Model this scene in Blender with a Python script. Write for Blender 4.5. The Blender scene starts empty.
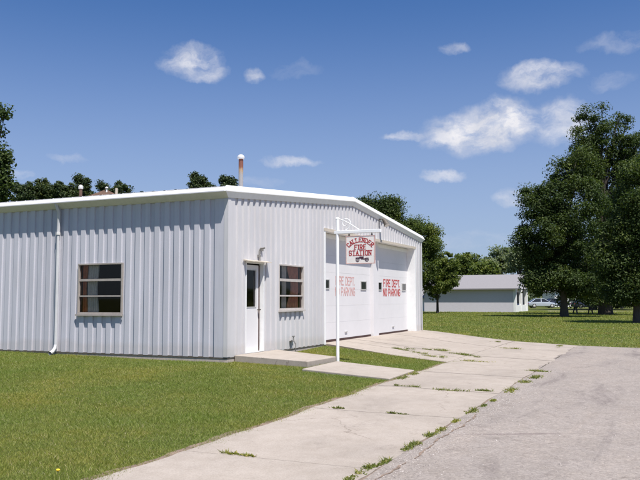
import bpy, bmesh, math, random
import numpy as np
from mathutils import Vector, Matrix

random.seed(7)
RNG = np.random.default_rng(11)
scene = bpy.context.scene
col = scene.collection

# ------------------------------------------------------------------ camera
FPX, PIT, YAW, ROLL = 746.4477, 0.0776, 0.4221, -0.0022
CAM = np.array([-13.8386, -8.393, 1.2664])
Fh = np.array([math.cos(YAW), math.sin(YAW), 0.0])
Rh = np.array([math.sin(YAW), -math.cos(YAW), 0.0])
Uh = np.array([0, 0, 1.0])
F2 = Fh * math.cos(PIT) + Uh * math.sin(PIT)
U2 = -Fh * math.sin(PIT) + Uh * math.cos(PIT)
cR, sR = math.cos(ROLL), math.sin(ROLL)
Rc = cR * Rh + sR * U2
Uc = cR * U2 - sR * Rh


def ray(u, v):
    return F2 + Rc * (u - 320) / FPX - Uc * (v - 240) / FPX


def at_depth(u, v, D):
    return CAM + ray(u, v) * D


def at_z(u, v, z):
    d = ray(u, v)
    return CAM + d * (z - CAM[2]) / d[2]


cam_d = bpy.data.cameras.new('camera')
cam_d.lens = FPX / 640 * 36
cam_d.sensor_width = 36
cam_d.clip_end = 6000
cam = bpy.data.objects.new('camera', cam_d)
col.objects.link(cam)
M = Matrix.Identity(4)
for i in range(3):
    M[i][0], M[i][1], M[i][2], M[i][3] = Rc[i], Uc[i], -F2[i], CAM[i]
cam.matrix_world = M
scene.camera = cam

# ------------------------------------------------------------------ view / light
vs = scene.view_settings
vs.view_transform = 'Standard'
vs.look = 'None'
vs.exposure = 0.72
vs.gamma = 1
vs.use_curve_mapping = False
SUN = np.array([-0.30, -0.385, 1.0])
SUN /= np.linalg.norm(SUN)
sl = bpy.data.lights.new('sun', 'SUN')
sl.energy = 4.4
sl.angle = math.radians(0.55)
sl.color = (1.0, 0.955, 0.89)
so = bpy.data.objects.new('sun', sl)
col.objects.link(so)
so.rotation_euler = Vector(-SUN).to_track_quat('-Z', 'Y').to_euler()

# ------------------------------------------------------------------ helpers
def link(o, parent=None):
    col.objects.link(o)
    if parent is not None:
        o.parent = parent
    return o


def tag(o, label=None, cat=None, group=None, kind=None):
    if label: o['label'] = label
    if cat: o['category'] = cat
    if group: o['group'] = group
    if kind: o['kind'] = kind
    return o


def empty(name, loc=(0, 0, 0), rz=0.0):
    o = bpy.data.objects.new(name, None)
    o.empty_display_size = 0.2
    o.location = [float(c) for c in loc]
    o.rotation_euler = (0, 0, rz)
    return link(o)


def copy_tree(o, parent=None):
    c = o.copy()
    col.objects.link(c)
    c.parent = parent
    for ch in [x for x in col.objects if x.parent == o]:
        copy_tree(ch, c)
    return c


class MB:
    def __init__(s):
        s.v = []
        s.f = []

    def add(s, vs_, fs_):
        n = len(s.v)
        s.v += [tuple(float(c) for c in p) for p in vs_]
        s.f += [tuple(i + n for i in f) for f in fs_]
        return s

    def box(s, a, b):
        x0, y0, z0 = a
        x1, y1, z1 = b
        return s.add([(x0, y0, z0), (x1, y0, z0), (x1, y1, z0), (x0, y1, z0), (x0, y0, z1), (x1, y0, z1), (x1, y1, z1), (x0, y1, z1)],
                     [(0, 3, 2, 1), (4, 5, 6, 7), (0, 1, 5, 4), (1, 2, 6, 5), (2, 3, 7, 6), (3, 0, 4, 7)])

    def quad(s, *p):
        return s.add(p, [tuple(range(len(p)))])

    def prism(s, poly, d):
        """poly: 3-D points of one cap; d: extrusion vector"""
        n = len(poly)
        p2 = [tuple(np.array(p) + np.array(d)) for p in poly]
        fs = [tuple(range(n - 1, -1, -1)), tuple(range(n, 2 * n))]
        for i in range(n):
            j = (i + 1) % n
            fs.append((i, j, n + j, n + i))
        return s.add(list(poly) + p2, fs)

    def tube(s, pts, rad, n=10, cap=True):
        pts = [np.array(p, float) for p in pts]
        if not hasattr(rad, '__len__'):
            rad = [rad] * len(pts)
        vs_, fs_ = [], []
        ref = None
        for i, p in enumerate(pts):
            t = pts[min(i + 1, len(pts) - 1)] - pts[max(i - 1, 0)]
            t = t / (np.linalg.norm(t) + 1e-9)
            if ref is None:
                ref = np.array([1.0, 0, 0]) if abs(t[0]) < 0.9 else np.array([0, 1.0, 0])
            a = ref - t * ref.dot(t)
            a /= np.linalg.norm(a) + 1e-9
            ref = a
            b = np.cross(t, a)
            for k in range(n):
                an = 2 * math.pi * k / n
                vs_.append(p + rad[i] * (math.cos(an) * a + math.sin(an) * b))
        for i in range(len(pts) - 1):
            for k in range(n):
                k2 = (k + 1) % n
                fs_.append((i * n + k, i * n + k2, (i + 1) * n + k2, (i + 1) * n + k))
        if cap:
            fs_.append(tuple(range(n - 1, -1, -1)))
            m = (len(pts) - 1) * n
            fs_.append(tuple(m + k for k in range(n)))
        return s.add(vs_, fs_)

    def lathe(s, prof, c=(0, 0, 0), n=20):
        c = np.array(c, float)
        vs_, fs_ = [], []
        for r, z in prof:
            for k in range(n):
                an = 2 * math.pi * k / n
                vs_.append(c + np.array([r * math.cos(an), r * math.sin(an), z]))
        for i in range(len(prof) - 1):
            for k in range(n):
                k2 = (k + 1) % n
                fs_.append((i * n + k, i * n + k2, (i + 1) * n + k2, (i + 1) * n + k))
        fs_.append(tuple(range(n - 1, -1, -1)))
        fs_.append(tuple((len(prof) - 1) * n + k for k in range(n)))
        return s.add(vs_, fs_)

    def build(s, name, m, parent=None, smooth=False, bevel=0.0):
        me = bpy.data.meshes.new(name)
        me.from_pydata(s.v, [], s.f)
        me.update()
        if isinstance(m, (list, tuple)):
            for x in m: me.materials.append(x)
        elif m: me.materials.append(m)
        if smooth:
            for p in me.polygons: p.use_smooth = True
        o = bpy.data.objects.new(name, me)
        link(o, parent)
        if bevel > 0:
            b = o.modifiers.new('bevel', 'BEVEL')
            b.width = bevel
            b.segments = 2
            b.limit_method = 'ANGLE'
        if smooth:
            try:
                me.set_sharp_from_angle(angle=math.radians(40))
            except Exception:
                pass
        return o


def mesh_np(name, verts, nper, m, parent=None, smooth=False):
    """soup of polygons with nper corners each; verts (N*nper,3)"""
    me = bpy.data.meshes.new(name)
    nv = len(verts)
    nf = nv // nper
    me.vertices.add(nv)
    me.vertices.foreach_set('co', np.ascontiguousarray(verts, dtype=np.float32).ravel())
    me.loops.add(nv)
    me.loops.foreach_set('vertex_index', np.arange(nv, dtype=np.int32))
    me.polygons.add(nf)
    me.polygons.foreach_set('loop_start', np.arange(0, nv, nper, dtype=np.int32))
    me.update(calc_edges=True)
    me.validate()
    me.materials.append(m)
    o = bpy.data.objects.new(name, me)
    return link(o, parent)


# ------------------------------------------------------------------ materials
def new_mat(name):
    m = bpy.data.materials.new(name)
    m.use_nodes = True
    nt = m.node_tree
    b = nt.nodes['Principled BSDF']
    return m, nt, b


def N(nt, t, **k):
    n = nt.nodes.new(t)
    for a, v in k.items():
        setattr(n, a, v)
    return n


def noise(nt, scale, detail=4, rough=0.6, vec=None, dist=0.0):
    n = N(nt, 'ShaderNodeTexNoise')
    n.inputs['Scale'].default_value = scale
    n.inputs['Detail'].default_value = detail
    n.inputs['Roughness'].default_value = rough
    n.inputs['Distortion'].default_value = dist
    if vec is not None: nt.links.new(vec, n.inputs['Vector'])
    return n


def ramp(nt, fac, stops):
    r = N(nt, 'ShaderNodeValToRGB')
    el = r.color_ramp.elements
    while len(el) < len(stops): el.new(0.5)
    for e, (p, c) in zip(el, stops):
        e.position = p
        e.color = (c[0], c[1], c[2], 1) if hasattr(c, '__len__') else (c, c, c, 1)
    nt.links.new(fac, r.inputs['Fac'])
    return r


def mix(nt, fac, a, b, mode='MIX'):
    n = N(nt, 'ShaderNodeMix', data_type='RGBA', blend_type=mode)
    for s, v in ((n.inputs[0], fac), (n.inputs[6], a), (n.inputs[7], b)):
        if hasattr(v, 'is_linked') or hasattr(v, 'links'):
            nt.links.new(v, s)
        elif hasattr(v, '__len__'):
            s.default_value = (v[0], v[1], v[2], 1)
        else:
            s.default_value = v
    return n.outputs[2]


def bump(nt, b, height, strength=0.3, dist=0.02):
    n = N(nt, 'ShaderNodeBump')
    n.inputs['Strength'].default_value = strength
    n.inputs['Distance'].default_value = dist
    nt.links.new(height, n.inputs['Height'])
    nt.links.new(n.outputs['Normal'], b.inputs['Normal'])


def obj_vec(nt, scale=(1, 1, 1)):
    t = N(nt, 'ShaderNodeNewGeometry')
    mp = N(nt, 'ShaderNodeMapping')
    mp.inputs['Scale'].default_value = scale
    nt.links.new(t.outputs['Position'], mp.inputs['Vector'])
    return mp.outputs['Vector']


def simple(name, c, rough=0.55, var=0.08, scale=6.0, metal=0.0, vscale=(1, 1, 1), bmp=0.0, spec=0.5):
    m, nt, b = new_mat(name)
    v = obj_vec(nt, vscale)
    n = noise(nt, scale, 5, 0.65, v)
    lo = [max(0, x * (1 - var)) for x in c]
    hi = [min(1, x * (1 + var)) for x in c]
    r = ramp(nt, n.outputs['Fac'], [(0.3, lo), (0.7, hi)])
    nt.links.new(r.outputs['Color'], b.inputs['Base Color'])
    b.inputs['Roughness'].default_value = rough
    b.inputs['Metallic'].default_value = metal
    b.inputs['Specular IOR Level'].default_value = spec
    if bmp: bump(nt, b, n.outputs['Fac'], bmp, 0.01)
    return m


def siding_mat(name, c):
    m, nt, b = new_mat(name)
    v1 = obj_vec(nt, (3, 3, 0.35))
    v2 = obj_vec(nt)
    n1 = noise(nt, 3.0, 6, 0.7, v1)
    n2 = noise(nt, 1.1, 4, 0.6, v2)
    n3 = noise(nt, 45, 3, 0.6, v2)
    r = ramp(nt, n1.outputs['Fac'], [(0.25, [x * 0.92 for x in c]), (0.55, c), (0.8, [min(1, x * 1.03) for x in c])])
    r2 = ramp(nt, n2.outputs['Fac'], [(0.3, (0.95, 0.95, 0.94)), (0.65, (1, 1, 1))])
    c1 = mix(nt, 1.0, r.outputs['Color'], r2.outputs['Color'], 'MULTIPLY')
    # splash dirt along the foot of the wall
    g = N(nt, 'ShaderNodeNewGeometry')
    sp = N(nt, 'ShaderNodeSeparateXYZ')
    nt.links.new(g.outputs['Position'], sp.inputs[0])
    ad = N(nt, 'ShaderNodeMath', operation='MULTIPLY_ADD')
    nt.links.new(n2.outputs['Fac'], ad.inputs[0])
    ad.inputs[1].default_value = -0.35
    nt.links.new(sp.outputs['Z'], ad.inputs[2])
    sx = N(nt, 'ShaderNodeMath', operation='ADD')
    nt.links.new(sp.outputs['X'], sx.inputs[0])
    nt.links.new(sp.outputs['Y'], sx.inputs[1])
    sq = N(nt, 'ShaderNodeMath', operation='MULTIPLY')
    nt.links.new(sx.outputs[0], sq.inputs[0])
    sq.inputs[1].default_value = 1 / 1.0668
    sf = N(nt, 'ShaderNodeMath', operation='FLOOR')
    nt.links.new(sq.outputs[0], sf.inputs[0])
    wn = N(nt, 'ShaderNodeTexWhiteNoise', noise_dimensions='1D')
    nt.links.new(sf.outputs[0], wn.inputs['W'])
    pr2 = ramp(nt, wn.outputs['Value'], [(0.0, (0.94, 0.94, 0.945)), (1.0, (1, 1, 1))])
    c1 = mix(nt, 1.0, c1, pr2.outputs['Color'], 'MULTIPLY')
    dr = ramp(nt, ad.outputs[0], [(-0.0, (0.93, 0.91, 0.88)), (0.12, (1, 1, 1))])
    c2 = mix(nt, 1.0, c1, dr.outputs['Color'], 'MULTIPLY')
    nt.links.new(c2, b.inputs['Base Color'])
    b.inputs['Roughness'].default_value = 0.5
    b.inputs['Specular IOR Level'].default_value = 0.22
    bump(nt, b, n2.outputs['Fac'], 0.10, 0.02)
    return m


def concrete_mat(name, c, stain=0.16, speck=0.25):
    m, nt, b = new_mat(name)
    v = obj_vec(nt)
    big = noise(nt, 0.55, 6, 0.62, v, 0.6)
    mid = noise(nt, 4.0, 6, 0.7, v)
    fine = noise(nt, 60, 3, 0.7, v)
    r1 = ramp(nt, big.outputs['Fac'], [(0.3, [x * (1 - stain) for x in c]), (0.5, c), (0.72, [x * (1 + stain * .7) for x in c])])
    r2 = ramp(nt, mid.outputs['Fac'], [(0.3, (0.88, 0.87, 0.85)), (0.6, (1, 1, 1))])
    r3 = ramp(nt, fine.outputs['Fac'], [(0.3, 1 - speck), (0.62, 1.0)])
    a = mix(nt, 1.0, r1.outputs['Color'], r2.outputs['Color'], 'MULTIPLY')
    a = mix(nt, 1.0, a, r3.outputs['Color'], 'MULTIPLY')
    wq = noise(nt, 1.3, 5, 0.6, v)
    wm = N(nt, 'ShaderNodeVectorMath', operation='MULTIPLY_ADD')
    nt.links.new(wq.outputs['Color'], wm.inputs[0])
    wm.inputs[1].default_value = (0.9, 0.9, 0)
    nt.links.new(v, wm.inputs[2])
    vr = N(nt, 'ShaderNodeTexVoronoi', feature='DISTANCE_TO_EDGE')
    vr.inputs['Scale'].default_value = 0.30
    nt.links.new(wm.outputs[0], vr.inputs['Vector'])
    rc_ = ramp(nt, vr.outputs['Distance'], [(0.0, (0.55, 0.52, 0.5)), (0.0035, (1, 1, 1))])
    msk = ramp(nt, big.outputs['Fac'], [(0.50, 0.0), (0.60, 0.8)])
    a = mix(nt, msk.outputs['Color'], a, mix(nt, 1.0, a, rc_.outputs['Color'], 'MULTIPLY'))
    st1 = noise(nt, 1.7, 7, 0.75, v, 1.5)
    rs1 = ramp(nt, st1.outputs['Fac'], [(0.33, (0.80, 0.79, 0.79)), (0.43, (1, 1, 1))])
    a = mix(nt, 1.0, a, rs1.outputs['Color'], 'MULTIPLY')
    nt.links.new(a, b.inputs['Base Color'])
    b.inputs['Roughness'].default_value = 0.9
    b.inputs['Specular IOR Level'].default_value = 0.25
    bump(nt, b, fine.outputs['Fac'], 0.35, 0.006)
    return m, nt, b, a, v


def leaf_mat(name, dark, light, pale, trans=0.35, rough=0.5):
    m, nt, b = new_mat(name)
    g = N(nt, 'ShaderNodeNewGeometry')
    r = ramp(nt, g.outputs['Random Per Island'], [(0.0, dark), (0.6, light), (0.97, pale)])
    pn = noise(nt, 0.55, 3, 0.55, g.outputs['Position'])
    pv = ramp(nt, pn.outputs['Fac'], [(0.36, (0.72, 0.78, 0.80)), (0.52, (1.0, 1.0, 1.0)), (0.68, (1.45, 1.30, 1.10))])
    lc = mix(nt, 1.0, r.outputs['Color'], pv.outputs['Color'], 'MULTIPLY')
    nt.links.new(lc, b.inputs['Base Color'])
    b.inputs['Roughness'].default_value = rough
    b.inputs['Specular IOR Level'].default_value = 0.2
    t = N(nt, 'ShaderNodeBsdfTranslucent')
    tc = mix(nt, 1.0, lc, (1.5, 1.6, 0.7), 'MULTIPLY')
    nt.links.new(tc, t.inputs['Color'])
    ms = N(nt, 'ShaderNodeMixShader')
    ms.inputs[0].default_value = trans
    nt.links.new(b.outputs[0], ms.inputs[1])
    nt.links.new(t.outputs[0], ms.inputs[2])
    nt.links.new(ms.outputs[0], nt.nodes['Material Output'].inputs['Surface'])
    return m


MAT = {}
MAT['siding'] = siding_mat('painted corrugated steel', (0.55, 0.545, 0.60))  # side wall copy of the siding, sky-blue shade put into its colour
MAT['siding_lit'] = siding_mat('painted corrugated steel', (0.60, 0.588, 0.60))  # same steel, lighter: the front's stronger sun is in the colour
MAT['trim'] = simple('white painted trim', (0.80, 0.80, 0.79), 0.45, 0.05, 8)
MAT['soffit'] = simple('grey painted trim', (0.66, 0.645, 0.63), 0.5, 0.06, 8)
MAT['eave'] = simple('dimmed white trim', (0.56, 0.555, 0.57), 0.5, 0.06, 6)  # white trim darkened in colour so the sunlit eave looks less bright
MAT['door_white'] = simple('white painted door', (0.675, 0.66, 0.665), 0.5, 0.035, 1.5, spec=0.25)
MAT['dark_gap'] = simple('dark brown weatherstrip', (0.07, 0.035, 0.03), 0.8, 0.2)
MAT['frame_tan'] = simple('dull tan window trim', (0.36, 0.32, 0.29), 0.55, 0.1)
MAT['frame_pale'] = simple('pale window trim', (0.48, 0.44, 0.41), 0.55, 0.1)
MAT['beige'] = simple('beige trim', (0.56, 0.49, 0.40), 0.5, 0.08)
MAT['alu'] = simple('dull aluminium', (0.55, 0.54, 0.52), 0.45, 0.1, 15, 0.3)
MAT['grey_metal'] = simple('dull grey metal', (0.22, 0.21, 0.20), 0.6, 0.15, 15)
MAT['black'] = simple('black plastic', (0.025, 0.025, 0.028), 0.5, 0.2)
MAT['dark_metal'] = simple('dark weathered metal', (0.10, 0.085, 0.07), 0.6, 0.3, 20)
MAT['white_paint'] = simple('white enamel', (0.82, 0.82, 0.82), 0.4, 0.04)
MAT['foundation'] = simple('foundation concrete', (0.42, 0.36, 0.32), 0.95, 0.2, 14, bmp=0.3)
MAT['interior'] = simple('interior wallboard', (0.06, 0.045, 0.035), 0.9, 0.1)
MAT['curtain_brown'] = simple('brown curtain', (0.68, 0.24, 0.10), 0.9, 0.2, 10)
MAT['curtain_red'] = simple('dusty red curtain', (0.76, 0.34, 0.22), 0.9, 0.2, 10)
MAT['curtain_pale'] = simple('pale sheer curtain', (0.86, 0.80, 0.74), 0.9, 0.15, 10)
MAT['red'] = simple('red sign paint', (0.38, 0.025, 0.03), 0.5, 0.2, 30)
MAT['faded_red'] = simple('faded red paint', (0.56, 0.32, 0.30), 0.6, 0.25, 25)
MAT['red_door'] = simple('red door paint', (0.46, 0.075, 0.07), 0.55, 0.2, 25)
MAT['sign_face'] = simple('cream sign board', (0.80, 0.75, 0.71), 0.5, 0.05, 12)
MAT['sign_edge'] = simple('pink sign edge', (0.62, 0.40, 0.36), 0.5, 0.05, 12)
MAT['maroon'] = simple('dark maroon paint', (0.06, 0.02, 0.035), 0.5, 0.2)
MAT['bark'] = simple('bark', (0.075, 0.06, 0.048), 0.95, 0.35, 5, vscale=(3, 3, .6), bmp=0.6)
MAT['brown_roof'] = simple('brown shingles', (0.105, 0.06, 0.042), 0.9, 0.3, 8)
MAT['shed_wall'] = simple('grey lavender siding', (0.60, 0.575, 0.62), 0.8, 0.06, 3, vscale=(1, 1, 6))
MAT['shed_roof'] = simple('pale grey shingles', (0.225, 0.215, 0.225), 0.9, 0.1, 12)
MAT['white_siding'] = simple('white clapboard', (0.78, 0.78, 0.77), 0.6, 0.05, 2, vscale=(.3, .3, 8))
MAT['car_silver'] = simple('silver car paint', (0.52, 0.57, 0.63), 0.25, 0.03, 3, 0.3)
MAT['car_dark'] = simple('dark car paint', (0.03, 0.035, 0.06), 0.25, 0.1, 3, 0.1)
MAT['car_red'] = simple('dark red car paint', (0.22, 0.03, 0.03), 0.3, 0.1, 3, 0.1)
MAT['tyre'] = simple('tyre rubber', (0.02, 0.02, 0.02), 0.9, 0.2)
MAT['table_wood'] = simple('weathered table boards', (0.12, 0.10, 0.085), 0.7, 0.25, 8)
MAT['soil'] = simple('bare soil', (0.20, 0.145, 0.11), 0.98, 0.35, 9, bmp=0.6)

# rusty flue
m, nt, b = new_mat('galvanised flue with rust')
g = N(nt, 'ShaderNodeTexCoord')
sp = N(nt, 'ShaderNodeSeparateXYZ')
nt.links.new(g.outputs['Generated'], sp.inputs[0])
n = noise(nt, 9, 5, 0.7, obj_vec(nt, (1, 1, .5)))
ma = N(nt, 'ShaderNodeMath', operation='MULTIPLY_ADD')
nt.links.new(n.outputs['Fac'], ma.inputs[0])
ma.inputs[1].default_value = 0.30
nt.links.new(sp.outputs['Z'], ma.inputs[2])
r = ramp(nt, ma.outputs[0], [(0.0, (0.27, 0.27, 0.29)), (0.74, (0.28, 0.265, 0.26)), (0.86, (0.33, 0.22, 0.13)), (0.93, (0.20, 0.075, 0.045)), (1.0, (0.17, 0.06, 0.04))])
nt.links.new(r.outputs['Color'], b.inputs['Base Color'])
b.inputs['Roughness'].default_value = 0.6
MAT['flue'] = m


def glass_mat(name, tint, spec_rough=0.03, ior=1.5, opac=0.0):
    m, nt, b = new_mat(name)
    tr = N(nt, 'ShaderNodeBsdfTransparent')
    tr.inputs['Color'].default_value = (*tint, 1)
    gl = N(nt, 'ShaderNodeBsdfGlossy')
    gl.inputs['Roughness'].default_value = spec_rough
    gl.inputs['Color'].default_value = (0.62, 0.58, 0.55, 1)
    fr = N(nt, 'ShaderNodeFresnel')
    fr.inputs['IOR'].default_value = ior
    ms = N(nt, 'ShaderNodeMixShader')
    nt.links.new(fr.outputs[0], ms.inputs[0])
    nt.links.new(tr.outputs[0], ms.inputs[1])
    nt.links.new(gl.outputs[0], ms.inputs[2])
    nt.links.new(ms.outputs[0], nt.nodes['Material Output'].inputs['Surface'])
    return m


MAT['glass'] = glass_mat('window glass', (0.86, 0.86, 0.84))
m, nt, b = new_mat('dark glass')
b.inputs['Base Color'].default_value = (0.02, 0.022, 0.025, 1)
b.inputs['Roughness'].default_value = 0.06
MAT['dark_glass'] = m

# lawn ground
m, nt, b = new_mat('lawn soil and thatch')
v = obj_vec(nt)
n1 = noise(nt, 0.35, 5, 0.6, v)
n2 = noise(nt, 7.0, 6, 0.7, v)
n3 = noise(nt, 40.0, 3, 0.7, v)
r1 = ramp(nt, n1.outputs['Fac'], [(0.3, (0.085, 0.105, 0.026)), (0.55, (0.115, 0.132, 0.036)), (0.75, (0.160, 0.150, 0.055))])
r2 = ramp(nt, n2.outputs['Fac'], [(0.3, 0.62), (0.55, 0.95), (0.75, 1.25)])
r3 = ramp(nt, n3.outputs['Fac'], [(0.3, 0.6), (0.6, 1.05)])
a = mix(nt, 1.0, r1.outputs['Color'], r2.outputs['Color'], 'MULTIPLY')
a = mix(nt, 1.0, a, r3.outputs['Color'], 'MULTIPLY')
nt.links.new(a, b.inputs['Base Color'])
b.inputs['Roughness'].default_value = 0.95
b.inputs['Specular IOR Level'].default_value = 0.1
bump(nt, b, n2.outputs['Fac'], 0.6, 0.06)
MAT['lawn'] = m


def grass_mat(name):
    m, nt, b = new_mat(name)
    g = N(nt, 'ShaderNodeNewGeometry')
    r = ramp(nt, g.outputs['Random Per Island'],
             [(0.0, (0.148, 0.185, 0.034)), (0.55, (0.218, 0.252, 0.051)), (0.86, (0.27, 0.282, 0.075)), (0.95, (0.30, 0.26, 0.11)), (1.0, (0.46, 0.43, 0.26))])
    n1 = noise(nt, 0.45, 5, 0.62, g.outputs['Position'])
    r1 = ramp(nt, n1.outputs['Fac'], [(0.3, (0.78, 0.95, 0.80)), (0.5, (1.0, 1.0, 1.0)), (0.66, (1.28, 1.10, 1.05)), (0.80, (1.75, 1.22, 1.5))])
    a = mix(nt, 1.0, r.outputs['Color'], r1.outputs['Color'], 'MULTIPLY')
    nt.links.new(a, b.inputs['Base Color'])
    b.inputs['Roughness'].default_value = 0.55
    b.inputs['Specular IOR Level'].default_value = 0.3
    t = N(nt, 'ShaderNodeBsdfTranslucent')
    tc = mix(nt, 1.0, a, (1.3, 1.4, 0.8), 'MULTIPLY')
    nt.links.new(tc, t.inputs['Color'])
    ms = N(nt, 'ShaderNodeMixShader')
    ms.inputs[0].default_value = 0.4
    nt.links.new(b.outputs[0], ms.inputs[1])
    nt.links.new(t.outputs[0], ms.inputs[2])
    nt.links.new(ms.outputs[0], nt.nodes['Material Output'].inputs['Surface'])
    return m


MAT['grass'] = grass_mat('grass blades')
MAT['weed'] = leaf_mat('weed leaves', (0.11, 0.14, 0.03), (0.18, 0.20, 0.05), (0.30, 0.26, 0.10))
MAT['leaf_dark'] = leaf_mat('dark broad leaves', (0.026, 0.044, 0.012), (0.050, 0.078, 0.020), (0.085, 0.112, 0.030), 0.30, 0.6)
MAT['leaf_mid'] = leaf_mat('mid green leaves', (0.052, 0.080, 0.018), (0.095, 0.130, 0.030), (0.15, 0.175, 0.05), 0.36, 0.6)
MAT['leaf_hazed'] = leaf_mat('haze paled leaves', (0.11, 0.145, 0.08), (0.17, 0.205, 0.115), (0.25, 0.28, 0.17), 0.35)  # far leaves paled, distance haze put into their colour
MAT['leaf_hedge'] = leaf_mat('needle green leaves', (0.022, 0.040, 0.017), (0.045, 0.070, 0.026), (0.085, 0.105, 0.04), 0.28)

m, nt, b = new_mat('road grit')
g = N(nt, 'ShaderNodeNewGeometry')
vq = noise(nt, 60, 2, .5, g.outputs['Position'])
r = ramp(nt, vq.outputs['Fac'], [(0.3, (0.16, 0.14, 0.13)), (0.5, (0.32, 0.28, 0.26)), (0.7, (0.5, 0.46, 0.43))])
nt.links.new(r.outputs['Color'], b.inputs['Base Color'])
b.inputs['Roughness'].default_value = 0.9
MAT['grit'] = m
MAT['apron'], nt, b, a, v = concrete_mat('old pinkish concrete', (0.372, 0.323, 0.281), 0.16, 0.2)
MAT['walk'], nt, b, a, v = concrete_mat('paler walk concrete', (0.39, 0.340, 0.295), 0.10, 0.18)
# road: chip seal with an oily streak and tyre-worn patches
MAT['road'], nt, b, a, v = concrete_mat('worn chip seal', (0.312, 0.275, 0.250), 0.09, 0.28)
g = N(nt, 'ShaderNodeNewGeometry')
mp = N(nt, 'ShaderNodeMapping')
mp.inputs['Scale'].default_value = (0.35, 1.6, 1)
mp.inputs['Rotation'].default_value = (0, 0, 0.12)
nt.links.new(g.outputs['Position'], mp.inputs['Vector'])
ns = noise(nt, 0.8, 6, 0.65, mp.outputs['Vector'], 0.8)
rs = ramp(nt, ns.outputs['Fac'], [(0.30, (0.66, 0.64, 0.66)), (0.46, (1, 1, 1)), (0.7, (1.08, 1.06, 1.04))])
a2 = mix(nt, 1.0, a, rs.outputs['Color'], 'MULTIPLY')
vo = N(nt, 'ShaderNodeTexVoronoi')
vo.inputs['Scale'].default_value = 38
nt.links.new(g.outputs['Position'], vo.inputs['Vector'])
rv = ramp(nt, vo.outputs['Color'], [(0.0, (0.80, 0.785, 0.78)), (0.6, (1, 1, 1)), (1.0, (1.16, 1.14, 1.12))])
a3 = mix(nt, 1.0, a2, rv.outputs['Color'], 'MULTIPLY')
sc_ = at_z(513, 432.5, -.29)            # a long thin oil streak
mo = N(nt, 'ShaderNodeMapping', vector_type='TEXTURE')
mo.inputs['Location'].default_value = [float(c) for c in sc_]
mo.inputs['Rotation'].default_value = (0, 0, math.atan2(Rh[1], Rh[0]) + .06)
mo.inputs['Scale'].default_value = (.75, .07, 1)
nz = noise(nt, 5, 5, .7, g.outputs['Position'])
ps = N(nt, 'ShaderNodeVectorMath', operation='MULTIPLY_ADD')
nt.links.new(nz.outputs['Color'], ps.inputs[0])
ps.inputs[1].default_value = (.10, .10, 0)
nt.links.new(g.outputs['Position'], ps.inputs[2])
nt.links.new(ps.outputs[0], mo.inputs['Vector'])
le_ = N(nt, 'ShaderNodeVectorMath', operation='LENGTH')
nt.links.new(mo.outputs[0], le_.inputs[0])
ro = ramp(nt, le_.outputs['Value'], [(0.2, (0.70, 0.66, 0.68)), (1.0, (1, 1, 1))])
a3 = mix(nt, 1.0, a3, ro.outputs['Color'], 'MULTIPLY')
nt.links.new(a3, b.inputs['Base Color'])

# ------------------------------------------------------------------ world: sky with clouds
w = bpy.data.worlds.new('World')
scene.world = w
w.use_nodes = True
nt = w.node_tree
bg = nt.nodes['Background']
sky = N(nt, 'ShaderNodeTexSky', sky_type='NISHITA')
sky.sun_disc = False
sky.sun_elevation = math.asin(SUN[2])
sky.sun_rotation = math.atan2(SUN[0], SUN[1])
sky.altitude = 300
sky.air_density = 1.0
sky.dust_density = 0.6
sky.ozone_density = 2.2
tc = N(nt, 'ShaderNodeTexCoord')
gen = tc.outputs['Generated']
warp = noise(nt, 22.0, 5, 0.6, gen)
wsub = N(nt, 'ShaderNodeVectorMath', operation='SUBTRACT')
nt.links.new(warp.outputs['Color'], wsub.inputs[0])
wsub.inputs[1].default_value = (0.5, 0.5, 0.5)
wsc = N(nt, 'ShaderNodeVectorMath', operation='SCALE')
nt.links.new(wsub.outputs[0], wsc.inputs[0])
wsc.inputs['Scale'].default_value = 0.035
wadd = N(nt, 'ShaderNodeVectorMath', operation='ADD')
nt.links.new(gen, wadd.inputs[0])
nt.links.new(wsc.outputs[0], wadd.inputs[1])
wvec = wadd.outputs[0]
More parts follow.
